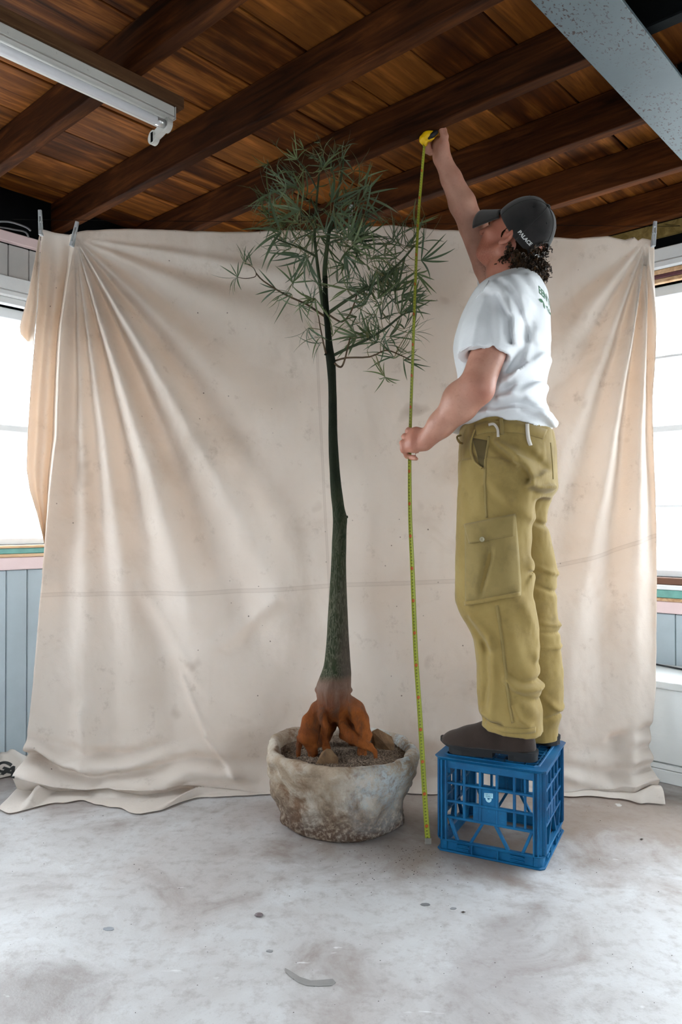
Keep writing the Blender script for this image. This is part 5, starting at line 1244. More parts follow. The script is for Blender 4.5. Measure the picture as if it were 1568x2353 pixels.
# sleeve and hem stitching is below the pixel size; chest print just peeks round the front
# ---------------------------------------------------------------- trousers
def trousers():
    F = Field(axis(-0.25, 0.26, 0.0045), axis(-0.25, 0.25, 0.0045), axis(0.015, 1.14, 0.0050))
    F.stack([row(y, a, b_, 0.0, rl) for (y, a, b_, rl) in ((935,1071,1262,0.162),(960,1066,1266,0.165),(1000,1059,1275,0.170),(1040,1057,1281,0.176),(1080,1056,1283,0.180),(1105,1056,1285,0.180),(1125,1060,1284,0.172),(1145,1075,1268,0.155))], 0.02, power=2.2)
    near_ = ((1060,1058,1250,0.088),(1120,1055,1238,0.090),(1160,1053,1228,0.090),(1200,1052,1222,0.091),(1250,1050,1219,0.092),(1300,1048,1219,0.094),(1350,1048,1222,0.095),(1385,1051,1226,0.095),(1415,1063,1229,0.093),(1445,1081,1233,0.090),(1470,1091,1236,0.088),(1500,1096,1240,0.087),(1560,1099,1245,0.087),(1600,1099,1248,0.088),(1635,1102,1250,0.088),(1655,1110,1250,0.086),(1668,1107,1251,0.086),(1712,1106,1252,0.086))
    F.stack([row(y, a, b_, 0.096, rl) for (y, a, b_, rl) in near_], 0.012, power=2.3)
    far_ = ((1060,1090,1270,0.088),(1120,1090,1276,0.090),(1160,1090,1262,0.090),(1190,1092,1257,0.088),(1220,1096,1263,0.088),(1250,1102,1269,0.088),(1300,1110,1277,0.088),(1350,1115,1279,0.088),(1400,1120,1281,0.088),(1450,1127,1287,0.086),(1500,1134,1291,0.085),(1560,1140,1294,0.085),(1600,1142,1294,0.085),(1640,1142,1290,0.084),(1665,1142,1283,0.083),(1702,1140,1284,0.083))
    F.stack([row(y, a, b_, -0.096, rl) for (y, a, b_, rl) in far_], 0.010, power=2.2)
    # hems, waist edge
    X, Y, Z = F.x[:,None,None], F.y[None,:,None], F.z[None,None,:]
    a, b_ = loc(1107, 1672, 0.14), loc(1250, 1701, 0.14); zc = a[2]+(b_[2]-a[2])*(X-a[0])/(b_[0]-a[0]); zc = np.clip(zc, b_[2], a[2]+0.005)
    c_ = loc(1270, 1697, -0.096)[2]; F.D = np.maximum(F.D, np.where(Y > 0.0, zc, c_)-Z).astype(np.float32)
    wf, ws, wb = loc(1078, 975, 0.12), loc(1145, 953, 0.165), loc(1270, 1000, 0.05)
    zt = np.interp(F.x, [wb[0], ws[0], wf[0]], [wb[2]+0.02, ws[2]+0.012, wf[2]+0.012])[:,None,None]; F.D = np.maximum(F.D, Z-zt).astype(np.float32)
    # hollow cuffs around the boots
    pa, pb = loc(1180, 1730, 0.096), loc(1180, 1640, 0.096); F.stack([(pa[2], pa[0]+0.0, 0.096, 0.074, 0.066), (pb[2], pb[0], 0.096, 0.070, 0.060)], 0.004, 'sub')
    pa, pb = loc(1215, 1730, -0.096), loc(1215, 1640, -0.096); F.stack([(pa[2], pa[0], -0.096, 0.088, 0.072), (pb[2], pb[0], -0.096, 0.080, 0.064)], 0.004, 'sub')
    folds(F, [([(1145,1015),(1190,1045),(1215,1075),(1228,1110)],0.17,0.010,0.012,1), ([(1130,1020),(1175,1060),(1205,1085),(1220,1120)],0.17,0.011,-0.009,1), ([(1165,1005),(1215,1035),(1245,1080)],0.16,0.014,-0.010,1), ([(1150,1000),(1205,1020),(1225,1035)],0.17,0.012,0.008,1),
              ([(1225,1112),(1245,1095),(1250,1085)],0.14,0.012,0.014,1), ([(1226,1120),(1250,1122),(1282,1118)],0.10,0.010,0.016,1), ([(1232,1132),(1262,1134)],0.1,0.008,-0.008,1), ([(1190,1078),(1196,1065),(1186,1060)],0.17,0.006,0.010,1),
              ([(1110,1090),(1130,1140),(1180,1175)],0.18,0.018,-0.006,1), ([(1120,1110),(1170,1150),(1215,1190)],0.18,0.014,0.006,1), ([(1190,1370),(1215,1330),(1222,1290)],0.17,0.014,0.009,1), ([(1196,1360),(1208,1320)],0.18,0.010,-0.006,1),
              ([(1085,1420),(1120,1455),(1130,1480)],0.18,0.014,0.010,1), ([(1075,1425),(1105,1470),(1122,1500)],0.18,0.011,-0.008,1), ([(1112,1480),(1118,1560),(1112,1620)],0.18,0.012,-0.008,1), ([(1130,1470),(1135,1560),(1128,1640)],0.18,0.014,0.007,1),
              ([(1165,1560),(1190,1585),(1240,1592)],0.18,0.011,0.010,1), ([(1172,1548),(1200,1572),(1235,1575)],0.18,0.010,-0.009,1), ([(1190,1600),(1225,1620),(1240,1640)],0.18,0.010,-0.009,1), ([(1180,1622),(1195,1655),(1215,1672)],0.18,0.010,0.009,1),
              ([(1105,1655),(1125,1664),(1150,1668)],0.18,0.007,-0.011,1), ([(1105,1640),(1130,1655)],0.18,0.009,0.010,1), ([(1185,1420),(1205,1480),(1215,1530)],0.18,0.018,-0.006,1), ([(1210,1400),(1232,1460),(1240,1520)],0.16,0.014,0.006,1)], 0.02, 0.03)
    folds(F, [([(1228,1200),(1262,1215)],-0.02,0.008,-0.008,-1), ([(1226,1300),(1276,1322)],-0.02,0.007,0.006,-1), ([(1230,1345),(1278,1370)],-0.02,0.007,-0.006,-1), ([(1236,1430),(1286,1445)],-0.02,0.006,0.006,-1), ([(1238,1455),(1290,1462)],-0.02,0.006,-0.005,-1), ([(1240,1490),(1292,1495)],-0.02,0.006,0.005,-1), ([(1248,1600),(1270,1625),(1285,1640)],-0.02,0.008,0.007,-1), ([(1250,1655),(1284,1650)],-0.02,0.006,-0.007,-1)], 0.0, 0.025)
    i, x, y, z = F.near(0.02); F.D[i] += (0.007*fbm(x*11+2, y*11, z*7, 2)+0.003*fbm(x*40, y*40, z*26, 2)).astype(np.float32)
    return F.mesh()
M_KHAKI = cloth_mat('khaki_cotton_drill', (0.235,0.158,0.046), (0.315,0.225,0.080), 800, 0.18, (0.15,0.10,0.038))
M_KHAKI2 = cloth_mat('worn_khaki_panel', (0.20,0.142,0.048), (0.275,0.20,0.076), 800, 0.18, (0.135,0.095,0.042))
Vt, Qt = trousers(); tro = link('trousers', fast_mesh('trousers', Vt, Qt), M_KHAKI, man); tro['label'] = 'baggy khaki cargo trousers'
bvh_t = bvh_of(Vt, Qt)
ND = Vector((0, -1, 0))          # rays from his left side inwards
def near_pt(x, y):
    q = loc(x, y, 0.2); return Vector((q[0], 0.6, q[2]))
def patch(name, quad, parent, mat, off, thick, nu=16, nv=16, bulge=0.0, edge=None, bv=None):
    """a cloth panel laid on the near side; quad = four pixel corners (tl, tr, br, bl)"""
    V = []; tl, tr, br, bl = [np.array(q, float) for q in quad]
    for j in range(nv+1):
        for i in range(nu+1):
            u, v_ = i/nu, j/nv; q = (tl*(1-u)+tr*u)*(1-v_)+(bl*(1-u)+br*u)*v_
            hnear = (bv or bvh_t).ray_cast(near_pt(*q), ND); p = hnear[0] if hnear[0] is not None else near_pt(*q)+ND*0.45
            e = min(u, 1-u, v_, 1-v_); o_ = off + bulge*min(1, e*6) + (edge(u, v_) if edge else 0); V.append(p - ND*o_)
    F = []
    for j in range(nv):
        for i in range(nu): a = j*(nu+1)+i; F.append((a, a+nu+1, a+nu+2, a+1))
    me = mesh_np(name, V, F); o = link(name, me, mat, parent, True); s_ = o.modifiers.new('t', 'SOLIDIFY'); s_.thickness = thick; s_.offset = -1; return o
pk = patch('cargo_pocket', [(1064,1203),(1181,1184),(1193,1368),(1066,1391)], tro, M_KHAKI2, 0.004, 0.005, 26, 30, 0.006,
           lambda u, v_: -0.020*math.exp(-((u-0.40-0.10*math.sin(v_*5))/0.05)**2)*min(1, max(0, (v_-0.30)*5))*min(1, (1-v_)*6) + 0.006*math.exp(-((u-0.30)/0.08)**2)*v_)
pf = patch('pocket_flap', [(1063,1205),(1181,1180),(1180,1232),(1078,1249)], tro, M_KHAKI2, 0.014, 0.004, 22, 8, 0.002, lambda u, v_: 0.004*v_ + 0.005*math.sin(u*7)*v_)
patch('pocket_hem', [(1064,1383),(1192,1361),(1194,1370),(1066,1393)], tro, M_KHAKI, 0.0125, 0.003, 20, 2)
hb_ = bvh_mesh(pf.data).ray_cast(near_pt(1111,1239), ND)[0] or Vector(loc(1111,1239,0.2))
bt = MB(); 
for (r0, r1, z0, z1) in ((0.0, 0.0072, 0.0035, 0.0035), ): pass
bt.lathe([(0.0072,0.0),(0.0078,0.002),(0.0070,0.0042),(0.0060,0.0030),(0.0,0.0030)], 20)
bto = bt.build('button', plain('horn_button', (0.30,0.26,0.16), 0.35), tro, True); bto.location = hb_ + Vector((0,0.001,0)); bto.rotation_euler = (-PI/2, 0, 0)
for (dx_, dz_) in ((-0.0017,-0.0017),(0.0017,-0.0017),(-0.0017,0.0017),(0.0017,0.0017)):
    ho = MB().lathe([(0.0009,0.0031),(0.0009,0.0036)], 8).build('thread_hole', plain('button_thread', (0.10,0.08,0.04), 0.8), bto); ho.location = (dx_, dz_, 0)
# side seam, slash pocket mouth, waistband, loops, drawstrings
def strip(name, pts, wd, mat, off, thick, n=20, parent=None, bv=None, vertical=True):
    c = smooth_curve([(a, b_, 0) for (a, b_) in pts], n); V = []
    for i, p in enumerate(c):
        d = (c[min(i+1,n-1)]-c[max(i-1,0)]).normalized(); s_ = Vector((-d.y, d.x, 0))
        for sg in (-1, 0, 1):
            q = p + s_*sg*wd/2; hh = (bv or bvh_t).ray_cast(near_pt(q.x, q.y), ND); w_ = hh[0] if hh[0] is not None else near_pt(q.x, q.y)+ND*0.43
            V.append(w_ - ND*off)
    F = []
    for i in range(n-1):
        for j in range(2): a = i*3+j; F.append((a, a+3, a+4, a+1))
    me = mesh_np(name, V, F); o = link(name, me, mat, parent or tro, True); s_ = o.modifiers.new('t', 'SOLIDIFY'); s_.thickness = thick; s_.offset = 0; return o
strip('side_seam', [(1118,1000),(1113,1060),(1112,1120),(1116,1190)], 5, M_KHAKI2, 0.0012, 0.0016)
strip('side_seam', [(1140,1392),(1149,1450),(1158,1530),(1166,1600),(1176,1665)], 6, M_KHAKI2, 0.0012, 0.0016, 24)
strip('back_seam', [(1262,1015),(1266,1060),(1268,1100)], 2.5, M_KHAKI2, 0.0010, 0.0014, 14)
strip('cuff', [(1108,1668),(1150,1679),(1195,1685),(1224,1687)], 13, M_KHAKI, 0.0025, 0.002, 24)
strip('waistband', [(1086,985),(1110,979),(1145,977),(1190,979),(1215,983),(1238,988)], 26, M_KHAKI, 0.003, 0.003, 26)
M_SHADE = cloth_mat('pocket_shade', (0.075,0.052,0.020), (0.11,0.08,0.03), 800, 0.1)  # shade inside the pocket mouth put into a dark cloth colour
patch('slash_pocket', [(1078,1003),(1116,1010),(1109,1074),(1100,1070)], tro, M_SHADE, 0.0015, 0.001, 10, 12)
strip('pocket_edge', [(1084,984),(1076,1010),(1076,1035),(1088,1060),(1106,1075)], 4.5, M_KHAKI, 0.006, 0.005, 20)
strip('belt_loop', [(1146,958),(1149,975),(1150,996)], 9, M_KHAKI2, 0.008, 0.003, 8)
M_CORD = cloth_mat('cream_tape', (0.52,0.47,0.41), (0.62,0.57,0.51), 700, 0.15)
strip('drawstring', [(1118,974),(1130,972),(1138,980),(1142,992),(1143,1003)], 6.0, M_CORD, 0.010, 0.002, 16)
strip('drawstring', [(1204,968),(1205,985),(1208,1005),(1213,1020)], 7.0, M_CORD, 0.010, 0.002, 16)
strip('sleeve_hem', [(1070,816),(1090,811),(1112,810),(1140,815),(1157,821)], 1.6, M_SHIRT, 0.0012, 0.0018, 20, shirto, bvh_s)
strip('shoulder_seam', [(1126,648),(1124,664),(1112,678),(1098,692)], 2.0, M_SHIRT, 0.0010, 0.0018, 14, shirto, bvh_s)
lp = MB().tube(smooth_curve([loc(1060,1000,0.12), loc(1051,1004,0.13), loc(1056,1016,0.13), loc(1063,1019,0.12)], 10), 0.0035, 6).build('belt_loop', M_KHAKI, tro, True)
# ---------------------------------------------------------------- boots
M_SUEDE = cloth_mat('dark_brown_suede', (0.022,0.014,0.011), (0.050,0.033,0.026), 500, 0.25)
M_SOLE = plain('black_rubber_sole', (0.010,0.010,0.011), 0.65, 0.2, 20)
def boot(x0, x1, l, yaw, zt, label):
    """heel to toe along local f from x1 (heel) to x0 (toe)"""
    L = x0-x1; b0 = empty('boot', (x1, l, 0), yaw); b0.parent = man; b0['label'] = label
    F = Field(axis(-0.05, L+0.04, 0.0045), axis(-0.075, 0.075, 0.0045), axis(-0.01, 0.20, 0.0045))
    F.stack([(-0.02,0.062,0,0.072,0.044),(0.06,0.062,0,0.066,0.041),(0.10,0.066,0,0.062,0.040),(0.18,0.062,0,0.062,0.044)], 0.02)
    F.chain([(0.045,0,0.035),(0.13,0,0.045),(0.19,0.004,0.030),(L-0.045,0.006,0.022)], [0.042,0.046,0.046,0.041], 0.02)
    F.cone((0.09,0,0.09), (0.19,0.004,0.030), 0.034, 0.038, 0.02); F.ell((L-0.050,0.006,0.028), (0.054,0.046,0.030), None, 0.015)
    F.plane((0,0,-1), -0.026, 0.004)
    V, Q = F.mesh(); link('upper', fast_mesh('upper', V, Q), M_SUEDE, b0)
    out = [(-0.016,0.0),(-0.012,0.024),(0.004,0.038),(0.04,0.042),(0.09,0.038),(0.14,0.042),(0.19,0.050),(L-0.05,0.052),(L-0.018,0.040),(L+0.004,0.018),(L+0.008,0.004)]
    ring_ = out + [(a, -b_+0.006) for (a, b_) in out[::-1]]
    c = smooth_curve([(a, b_, 0) for (a, b_) in ring_], 60); m = MB(); n = len(c)
    def lift(a): return 0.012*max(0, (a-(L-0.075))/0.08)**2
    V = [(p.x, p.y, 0.0165+lift(p.x)) for p in c] + [(p.x*0.998, p.y*1.02, 0.0275+lift(p.x)) for p in c]
    m.add(V, [tuple(range(n))[::-1], tuple(range(n,2*n))]+[(i, (i+1) % n, n+(i+1) % n, n+i) for i in range(n)]); m.build('sole', M_SOLE, b0)
    hl = MB(); hc = smooth_curve([(-0.014,0.0,0),(-0.008,0.026,0),(0.01,0.038,0),(0.05,0.040,0),(0.068,0.036,0),(0.068,-0.032,0),(0.05,-0.035,0),(0.01,-0.033,0),(-0.008,-0.022,0)], 30); k = len(hc)
    hl.add([(p.x,p.y,z) for z in (0.0002,0.0164) for p in hc], [tuple(range(k))[::-1], tuple(range(k,2*k))]+[(i,(i+1) % k,k+(i+1) % k,k+i) for i in range(k)]).build('heel', M_SOLE, b0)
    fr = MB(); fc = smooth_curve([(0.115,0.036,0),(0.19,0.047,0),(L-0.06,0.048,0),(L-0.030,0.036,0),(L-0.020,0.004,0),(L-0.030,-0.028,0),(L-0.06,-0.040,0),(0.19,-0.040,0),(0.115,-0.032,0)], 34); k = len(fc)
    fr.add([(p.x,p.y,z) for z in (0.0002,0.0164) for p in fc], [tuple(range(k))[::-1], tuple(range(k,2*k))]+[(i,(i+1) % k,k+(i+1) % k,k+i) for i in range(k)]).build('tread', M_SOLE, b0)
    return b0
a, b_ = loc(1022, 1712, 0.085), loc(1236, 1725, 0.085)
boot(a[0], b_[0]+0.012, 0.090, 0.02, 0, 'dark brown suede ankle boot at the near edge of the crate')
q_ = loc(1281, 1716, -0.10); boot(q_[0]+0.30, q_[0]+0.010, -0.090, -0.55, 0, 'dark brown suede ankle boot further back on the crate')
# ---------------------------------------------------------------- cap
CYAW, CTILT = math.radians(134), math.radians(60)
Kf, Kl, Ku = [Vector(v) for v in hframe(CYAW, CTILT)]
KC = Vector(loc(1197, 537, 0.0))
def kp(f, l, u): return KC + Kf*f + Kl*l + Ku*u
def cap_mat():
    g = G('faded_black_cotton', rough=0.85, spec=0.15); n = g.noise(9, 5, 0.6); g.set('Base Color', g.ramp(n, [(0.3, (0.012,0.011,0.0115)), (0.7, (0.036,0.031,0.030))])); g.bump(g.noise(500, 2), 0.12, 0.002); g.set('Sheen Weight', 0.3); return g.m
M_CAP = cap_mat()
capo = empty('cap', (0,0,0)); capo.parent = man; capo['label'] = 'faded black baseball cap worn with the peak up'
RA, RB, RHH = 0.104, 0.081, 0.112
def dome(th, ph, k=1.0):       # th: angle round the head (0 = front), ph: 0 at the rim, pi/2 at the button
    c = math.cos(ph)**0.80 if math.cos(ph) > 0 else 0; crease = 1 + 0.006*math.cos(6*th)*math.sin(2*ph)
    return kp(RA*k*c*math.cos(th)*crease, RB*k*c*math.sin(th)*crease, RHH*k*math.sin(ph))
m = MB(); NT_, NP_ = 96, 26; V = []
for j in range(NP_+1):
    for i in range(NT_):
        th = 2*PI*i/NT_; d = abs((th-PI)); rim = 0.52*math.sqrt(max(0, 1-(d/0.44)**2)) if d < 0.44 else 0.0     # arch cut out at the back
        ph = rim + (PI/2-0.02-rim)*j/NP_; nz = 1 + 0.010*fbm(np.array([math.cos(th)*3.0]), np.array([math.sin(th)*3.0]), np.array([ph*3.0]), 2)[0]; V.append(dome(th, ph, nz))
F_ = []
for j in range(NP_):
    for i in range(NT_): a, b_ = j*NT_+i, j*NT_+(i+1) % NT_; F_.append((a, b_, b_+NT_, a+NT_))
F_.append(tuple(NP_*NT_+i for i in range(NT_)))
m.add(V, F_); crown = m.build('crown', M_CAP, capo, True); so_ = crown.modifiers.new('t','SOLIDIFY'); so_.thickness = 0.0025; so_.offset = -1
for k in range(6):             # panel seams
    th = PI/6 + k*PI/3 if False else k*PI/3
    lo_ = 0.54 if abs(th-PI) < 0.2 else 0.02
    MB().tube([dome(th, lo_+(PI/2-0.06-lo_)*i/16, 1.004) for i in range(17)], 0.0011, 5).build('panel_seam', M_CAP, crown, True)
bt = MB(); bt.lathe([(0.0085,0),(0.008,0.004),(0.004,0.0065),(0.0,0.007)], 14); bo_ = bt.build('button', M_CAP, capo, True); bo_.location = kp(0,0,RHH-0.001); bo_.rotation_mode = 'QUATERNION'; bo_.rotation_quaternion = Ku.to_track_quat('Z','Y')
M_EYE = plain('eyelet_black', (0.006,0.008,0.009), 0.5)
for th in (PI/6+PI/3*k for k in range(6)):
    p = dome(th, 0.95, 1.006); nrm = (p-KC).normalized(); e = MB().lathe([(0.0035,0),(0.003,0.001),(0.0,0.0012)], 12).build('eyelet', M_EYE, crown); e.location = p; e.rotation_mode = 'QUATERNION'; e.rotation_quaternion = nrm.to_track_quat('Z','Y')
# sweat-band edge, arch binding, strap, buckle
arch = []
for i in range(25):
    t = (i/24-0.5)*2; d = 0.44*t; arch.append(dome(PI+d, 0.52*math.sqrt(max(0, 1-t*t)), 1.006))
MB().tube(arch, 0.0026, 6).build('arch_binding', M_CAP, crown, True)
st = MB(); V = []
for i in range(21):
    th = PI + (i/20-0.5)*0.98; q = dome(th, 0.0, 1.012); V += [q - Ku*0.006, q + Ku*0.011]
st.add(V, [(2*i, 2*i+2, 2*i+3, 2*i+1) for i in range(20)]); sto = st.build('strap', plain('grey_webbing', (0.020,0.022,0.024), 0.7, 0.2, 60), capo, True); s2 = sto.modifiers.new('t','SOLIDIFY'); s2.thickness = 0.002; s2.offset = 0
bk = MB()
for th in (PI-0.16, PI+0.02): 
    q = dome(th, 0, 1.03); bk.tube([q-Ku*0.009, q+Ku*0.013], 0.0014, 6)
bk.tube([dome(PI-0.16,0,1.03)+Ku*0.013, dome(PI+0.02,0,1.03)+Ku*0.013], 0.0014, 6); bk.tube([dome(PI-0.16,0,1.03)-Ku*0.009, dome(PI+0.02,0,1.03)-Ku*0.009], 0.0014, 6)
bk.build('buckle', G('buckle_steel', (0.7,0.7,0.7), 0.25, 1.0).m, sto, True)
# peak
pm = MB(); NW_, NL_ = 24, 10; V = []
for j in range(NL_+1):
    for i in range(NW_+1):
        t = (i/NW_-0.5)*2*1.05; r_ = j/NL_
        base = Vector((RA*1.0*math.cos(t), RB*1.0*math.sin(t)))
        ext = 0.062*math.cos(t*0.86)**0.7 if abs(t) < 1.7 else 0
        f = base.x + ext*r_; l = base.y*(1+0.02*r_)
        u = -0.002 - 0.95*ext*r_ - 0.026*(abs(l)/0.08)**2*(0.3+2.2*r_)
        V.append(kp(f, l, u))
pm.add(V, [(j*(NW_+1)+i, j*(NW_+1)+i+1, (j+1)*(NW_+1)+i+1, (j+1)*(NW_+1)+i) for j in range(NL_) for i in range(NW_)])
pko = pm.build('peak', M_CAP, capo, True); s3 = pko.modifiers.new('t','SOLIDIFY'); s3.thickness = 0.004; s3.offset = 0
# embroidered word beside the arch
M_EMB = plain('white_embroidery', (0.62,0.62,0.62), 0.7, 0.1, 80)
tm = subdiv(text_mesh('PALACE', 0.0155, 0.0006, 0.15, 0, 1.02), 0.004, 4)
for v in tm.vertices:
    th = 2.27 + v.co.x/0.092; ph = 0.21 + v.co.y/0.116 ; v.co = dome(th, ph, 1.008)
link('embroidery', tm, M_EMB, crown)
# ---------------------------------------------------------------- hair: a dark mass with curls standing off it
g = G('dark_brown_curls', rough=0.38, spec=0.4); r_ = g.noise(70, 3); g.set('Base Color', g.ramp(r_, [(0.3, (0.010,0.005,0.002)), (0.55, (0.040,0.017,0.005)), (0.75, (0.16,0.07,0.016))])); M_HAIR = g.m
hm = MB(); hr = random.Random(11)
def hpos(f, l, u): return Vector(hp_(f, l, u))
FH = Field(axis(-0.24, 0.14, 0.005), axis(-0.15, 0.15, 0.005), axis(1.30, 1.74, 0.005))
FH.ell(hp_(-0.016,0,0.040), (0.084,0.072,0.070), HR, 0.01); FH.ell(hp_(-0.062,0,-0.026), (0.042,0.064,0.048), HR, 0.02); FH.ell(hp_(-0.056,0,-0.062), (0.032,0.052,0.030), HR, 0.02)
for s_ in (1,-1): FH.cone(hp_(0.006,0.068*s_,0.040), hp_(0.010,0.066*s_,0.000), 0.008, 0.004, 0.006); FH.ell(hp_(-0.012,0.088*s_,0.006), (0.018,0.022,0.032), HR, 0.006, 'sub')
i, x, y, z = FH.near(0.02); FH.D[i] += (0.016*fbm(x*45, y*45, z*45, 2)).astype(np.float32)
Vh, Qh = FH.mesh()
undercoat = link('undercoat', fast_mesh('undercoat', Vh, Qh), plain('dark_undercoat', (0.020,0.010,0.004), 0.95, 0.5, 60, 0.0))
def curl(p, n, s_):
    """a small spiral lock hanging from p, leaning along n"""
    d = (n*0.6 + Vector((0,0,-0.7)) + Vector((hr.uniform(-.6,.6), hr.uniform(-.6,.6), hr.uniform(-.5,.5)))).normalized()
    a = d.orthogonal().normalized(); b_ = d.cross(a); L = hr.uniform(0.016, 0.040)*s_; R = hr.uniform(0.0028, 0.0062); tw = hr.uniform(1.2, 2.4); ph = hr.uniform(0, 6.28)
    for st_ in range(2):
        pts = []; ph2 = ph + st_*0.5; o_ = Vector((hr.uniform(-1,1), hr.uniform(-1,1), hr.uniform(-1,1)))*0.0016
        for k in range(12):
            t = k/11; an = ph2 + tw*2*PI*t; pts.append(p + o_ + d*L*t + (a*math.cos(an)+b_*math.sin(an))*R*(0.4+0.8*t)*(1-0.25*t))
        hm.tube(pts, [0.0013*(1-0.5*k/11)+0.0003 for k in range(12)], 3, False)
for _ in range(900):
    t = hr.uniform(1.60, 2*PI-1.60); u = hr.uniform(-0.115, -0.018 if abs(t-PI) > 0.5 else 0.0); f = -0.060 + 0.060*math.cos(t); l = 0.076*math.sin(t)*(1.0 if u > -0.05 else 0.86)
    if u < -0.03: f -= 0.006
    p = hpos(f, l, u); n = (p - hpos(-0.05, 0, -0.02)).normalized(); curl(p, n, 1.0)
for s_ in (1, -1):
    for _ in range(40):
        p = hpos(hr.uniform(-0.050, -0.030), s_*hr.uniform(0.062, 0.080), hr.uniform(-0.080, -0.012)); curl(p, Vector(Hl)*s_*0.4, 0.8)
for _ in range(90):
    p = hpos(-0.088+hr.uniform(-0.01,0.006), hr.uniform(-0.05,0.05), hr.uniform(0.0,0.05)); curl(p, -Vector(Hf)*0.6, 0.7)
hair = hm.build('hair', M_HAIR, man, True); hair['label'] = 'dark brown curly hair'; undercoat.parent = hair
# ================================================================== tape measure
tape = empty('tape_measure', P(985, 315, 2.447)); tag(tape, 'yellow tape measure held against the joist with its blade run down to the floor', 'tape measure')
TO = tape.location
def tape_mat():
    g = G('yellow_green_blade', rough=0.38, spec=0.5); uv = g.sep(g.coord('UV')); u, v = uv['X'], uv['Y']          # v in metres from the hook, u across
    base = g.mix(g.ramp(g.noise(3, 2, 0.5, g.coord('Object')), [(0.3, 0), (0.7, 1)]), (0.29,0.32,0.022), (0.38,0.42,0.045))
    cm = g.math('FRACT', g.math('MULTIPLY', v, 100.0)); dm = g.math('FRACT', g.math('MULTIPLY', v, 10.0)); mm = g.math('FRACT', g.math('MULTIPLY', v, 200.0))
    mid = g.math('LESS_THAN', g.math('ABSOLUTE', g.math('SUBTRACT', u, 0.5)), 0.17); edge = g.math('LESS_THAN', u, 0.20); edge2 = g.math('GREATER_THAN', u, 0.82)
    c = g.mix(g.math('MULTIPLY', g.math('MULTIPLY', mid, g.math('LESS_THAN', g.math('ABSOLUTE', g.math('SUBTRACT', cm, 0.5)), 0.22)), 0.75), base, (0.07,0.08,0.012))
    c = g.mix(g.math('MULTIPLY', edge, g.math('LESS_THAN', mm, 0.3)), c, (0.16,0.18,0.02)); c = g.mix(g.math('MULTIPLY', edge2, g.math('LESS_THAN', mm, 0.3)), c, (0.16,0.18,0.02))
    c = g.mix(g.math('MULTIPLY', g.math('LESS_THAN', g.math('ABSOLUTE', g.math('SUBTRACT', u, 0.5)), 0.30), g.math('LESS_THAN', g.math('ABSOLUTE', g.math('SUBTRACT', dm, 0.5)), 0.045)), c, (0.50,0.09,0.015))
    g.set('Base Color', c); return g.m
pts = [P(x, y, Y) for (x, y, Y) in ((984,1936,2.329),(978,1850,2.327),(966,1650,2.322),(956,1500,2.318),(948,1300,2.312),(943.5,1200,2.308),(942,1100,2.304),(943,1000,2.304),(948,850,2.32),(955,650,2.355),(962,500,2.39),(970,400,2.42),(976,332,2.44))]
pts[0].z = max(pts[0].z, 0.004)
c = smooth_curve(pts, 90); V = []; F_ = []; uvs = []; s_acc = 0
bw = 0.0165/2
for i, p in enumerate(c):
    if i: s_acc += (p-c[i-1]).length
    d = (c[min(i+1,89)]-c[max(i-1,0)]).normalized(); tw = math.radians(np.interp(i, [0, 55, 89], [10, 52, 58])); sd = Vector((math.cos(tw), math.sin(tw), 0)); sd = (sd-d*sd.dot(d)).normalized(); nn = sd.cross(d)
    for j in range(7):
        t = j/6*2-1; V.append(p - TO + sd*bw*t + nn*(-0.003*(1-t*t))); uvs.append((j/6, s_acc))
for i in range(89):
    for j in range(6): a = i*7+j; F_.append((a, a+1, a+8, a+7))
me = mesh_np('blade', V, F_); ul = me.uv_layers.new(name='UVMap')
for lp_ in me.loops: ul.data[lp_.index].uv = uvs[lp_.vertex_index]
bl = link('blade', me, tape_mat(), tape, True); sm = bl.modifiers.new('t','SOLIDIFY'); sm.thickness = 0.0004
hk = MB(); b0 = pts[0]-TO; hk.box(b0.x-0.010, b0.x+0.010, b0.y-0.007, b0.y-0.005, b0.z-0.0015, b0.z+0.016); hk.box(b0.x-0.010, b0.x+0.010, b0.y-0.007, b0.y+0.006, b0.z-0.003, b0.z-0.0015)
hk.build('hook', G('hook_steel', (0.65,0.65,0.62), 0.3, 1.0).m, tape, bevel=0.0008)
# case: rounded D body leaning up towards the joist, black grip and lock
M_YEL = plain('yellow_plastic', (0.80,0.48,0.005), 0.35, 0.08, 20); M_BLK = plain('black_rubber_grip', (0.012,0.013,0.015), 0.45, 0.2, 30)
cs = empty('case', (0,0,0)); cs.parent = tape
FC = Field(axis(-0.06, 0.06, 0.0022), axis(-0.05, 0.05, 0.0022), axis(-0.05, 0.06, 0.0022))
def cq(x, y, d=0.0): return np.array(P(x, y, 2.447+d) - TO)
FC.chain([cq(974,320), cq(985,312), cq(998,304)], [0.0150,0.0185,0.0150], 0.006, 'add'); FC.chain([cq(974,320,0.018), cq(985,312,0.018), cq(998,304,0.018)], [0.0150,0.0185,0.0150], 0.006)
FC.cone(cq(972,323), cq(977,330), 0.010, 0.009, 0.004); FC.cone(cq(980,324,-0.008), cq(996,317,-0.010), 0.0055, 0.005, 0.003)
FC.cone(cq(986,318,-0.020), cq(1000,309,-0.020), 0.006, 0.006, 0.002, 'sub')
top = Z_J-0.0012-TO.z; FC.plane((0,0,1), top, 0.002)
V, Q = FC.mesh(); link('shell', fast_mesh('shell', V, Q), M_YEL, cs)
FG = Field(axis(-0.06, 0.06, 0.0022), axis(-0.06, 0.05, 0.0022), axis(-0.05, 0.06, 0.0022))
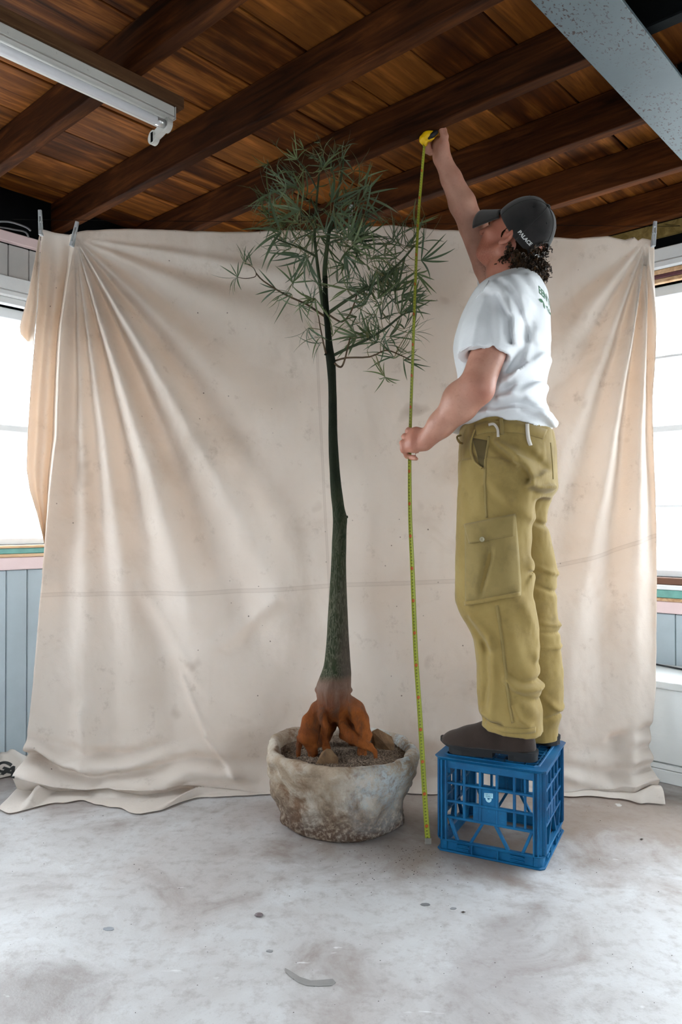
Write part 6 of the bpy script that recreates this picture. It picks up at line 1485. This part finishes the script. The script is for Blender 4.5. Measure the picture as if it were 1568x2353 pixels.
FG.cone(cq(993,312,-0.014), cq(1002,304,-0.012), 0.0085, 0.0085, 0.003); FG.cone(cq(986,318,-0.014), cq(993,313,-0.014), 0.0040, 0.0055, 0.003); FG.plane((0,0,1), top, 0.002)
V, Q = FG.mesh(); link('lock_button', fast_mesh('lock_button', V, Q), M_BLK, cs)
# ================================================================== crumbs on the floor
M_CRUMB = plain('dark_crumb', (0.055,0.04,0.032), 0.9, 0.3, 40)
crumbs = MB(); cr = random.Random(4); oct_ = [(1,0,0),(-1,0,0),(0,1,0),(0,-1,0),(0,0,1),(0,0,-1)]; of = [(0,2,4),(2,1,4),(1,3,4),(3,0,4),(2,0,5),(1,2,5),(3,1,5),(0,3,5)]
for _ in range(420):
    if cr.random() < 0.55: x, y = cr.gauss(955, 110), 1945+abs(cr.gauss(0, 45))
    else: x, y = cr.uniform(20, 1550), cr.uniform(1850, 2340)
    p = ground(x, y); s_ = cr.uniform(0.0006, 0.0020)*(1 if y < 2060 else 0.75); e = [s_*cr.uniform(0.6,1.5) for _ in range(3)]; e[2] = s_*0.6
    if ((p-CC).to_2d()-Vector((0,0))).length < 0.235 or (p-PC).to_2d().length < 0.215: continue
    crumbs.add([(p.x+a*e[0], p.y+b_*e[1], e[2]+c_*e[2]) for (a,b_,c_) in oct_], of)
tag(crumbs.build('soil_crumbs', M_CRUMB), 'scattered dark crumbs of soil across the concrete', 'crumbs', kind='stuff')
pb = MB(); pb.lathe([(0.0,0.0),(0.008,0.001),(0.0105,0.004),(0.008,0.0075),(0.0,0.009)], 14); pbo = pb.build('pebble', plain('mauve_pebble', (0.17,0.135,0.14), 0.5, 0.2, 40), None, True)
pbo.location = ground(595, 2105); pbo.scale = (1.1, 0.8, 0.8); tag(pbo, 'single mauve-grey pebble lying on the bare floor', 'pebble')
for (x, y, lb) in ((1065, 2098, 'tiny dark chip on the floor below the crate'), (1475, 1930, 'tiny dark chip on the floor right of the crate')):
    q = ground(x, y); ch = MB().add([(a*0.007, b_*0.0035, 0.0026+c_*0.0025) for (a,b_,c_) in oct_], of).build('chip', M_CRUMB); ch.location = q; tag(ch, lb, 'chip')
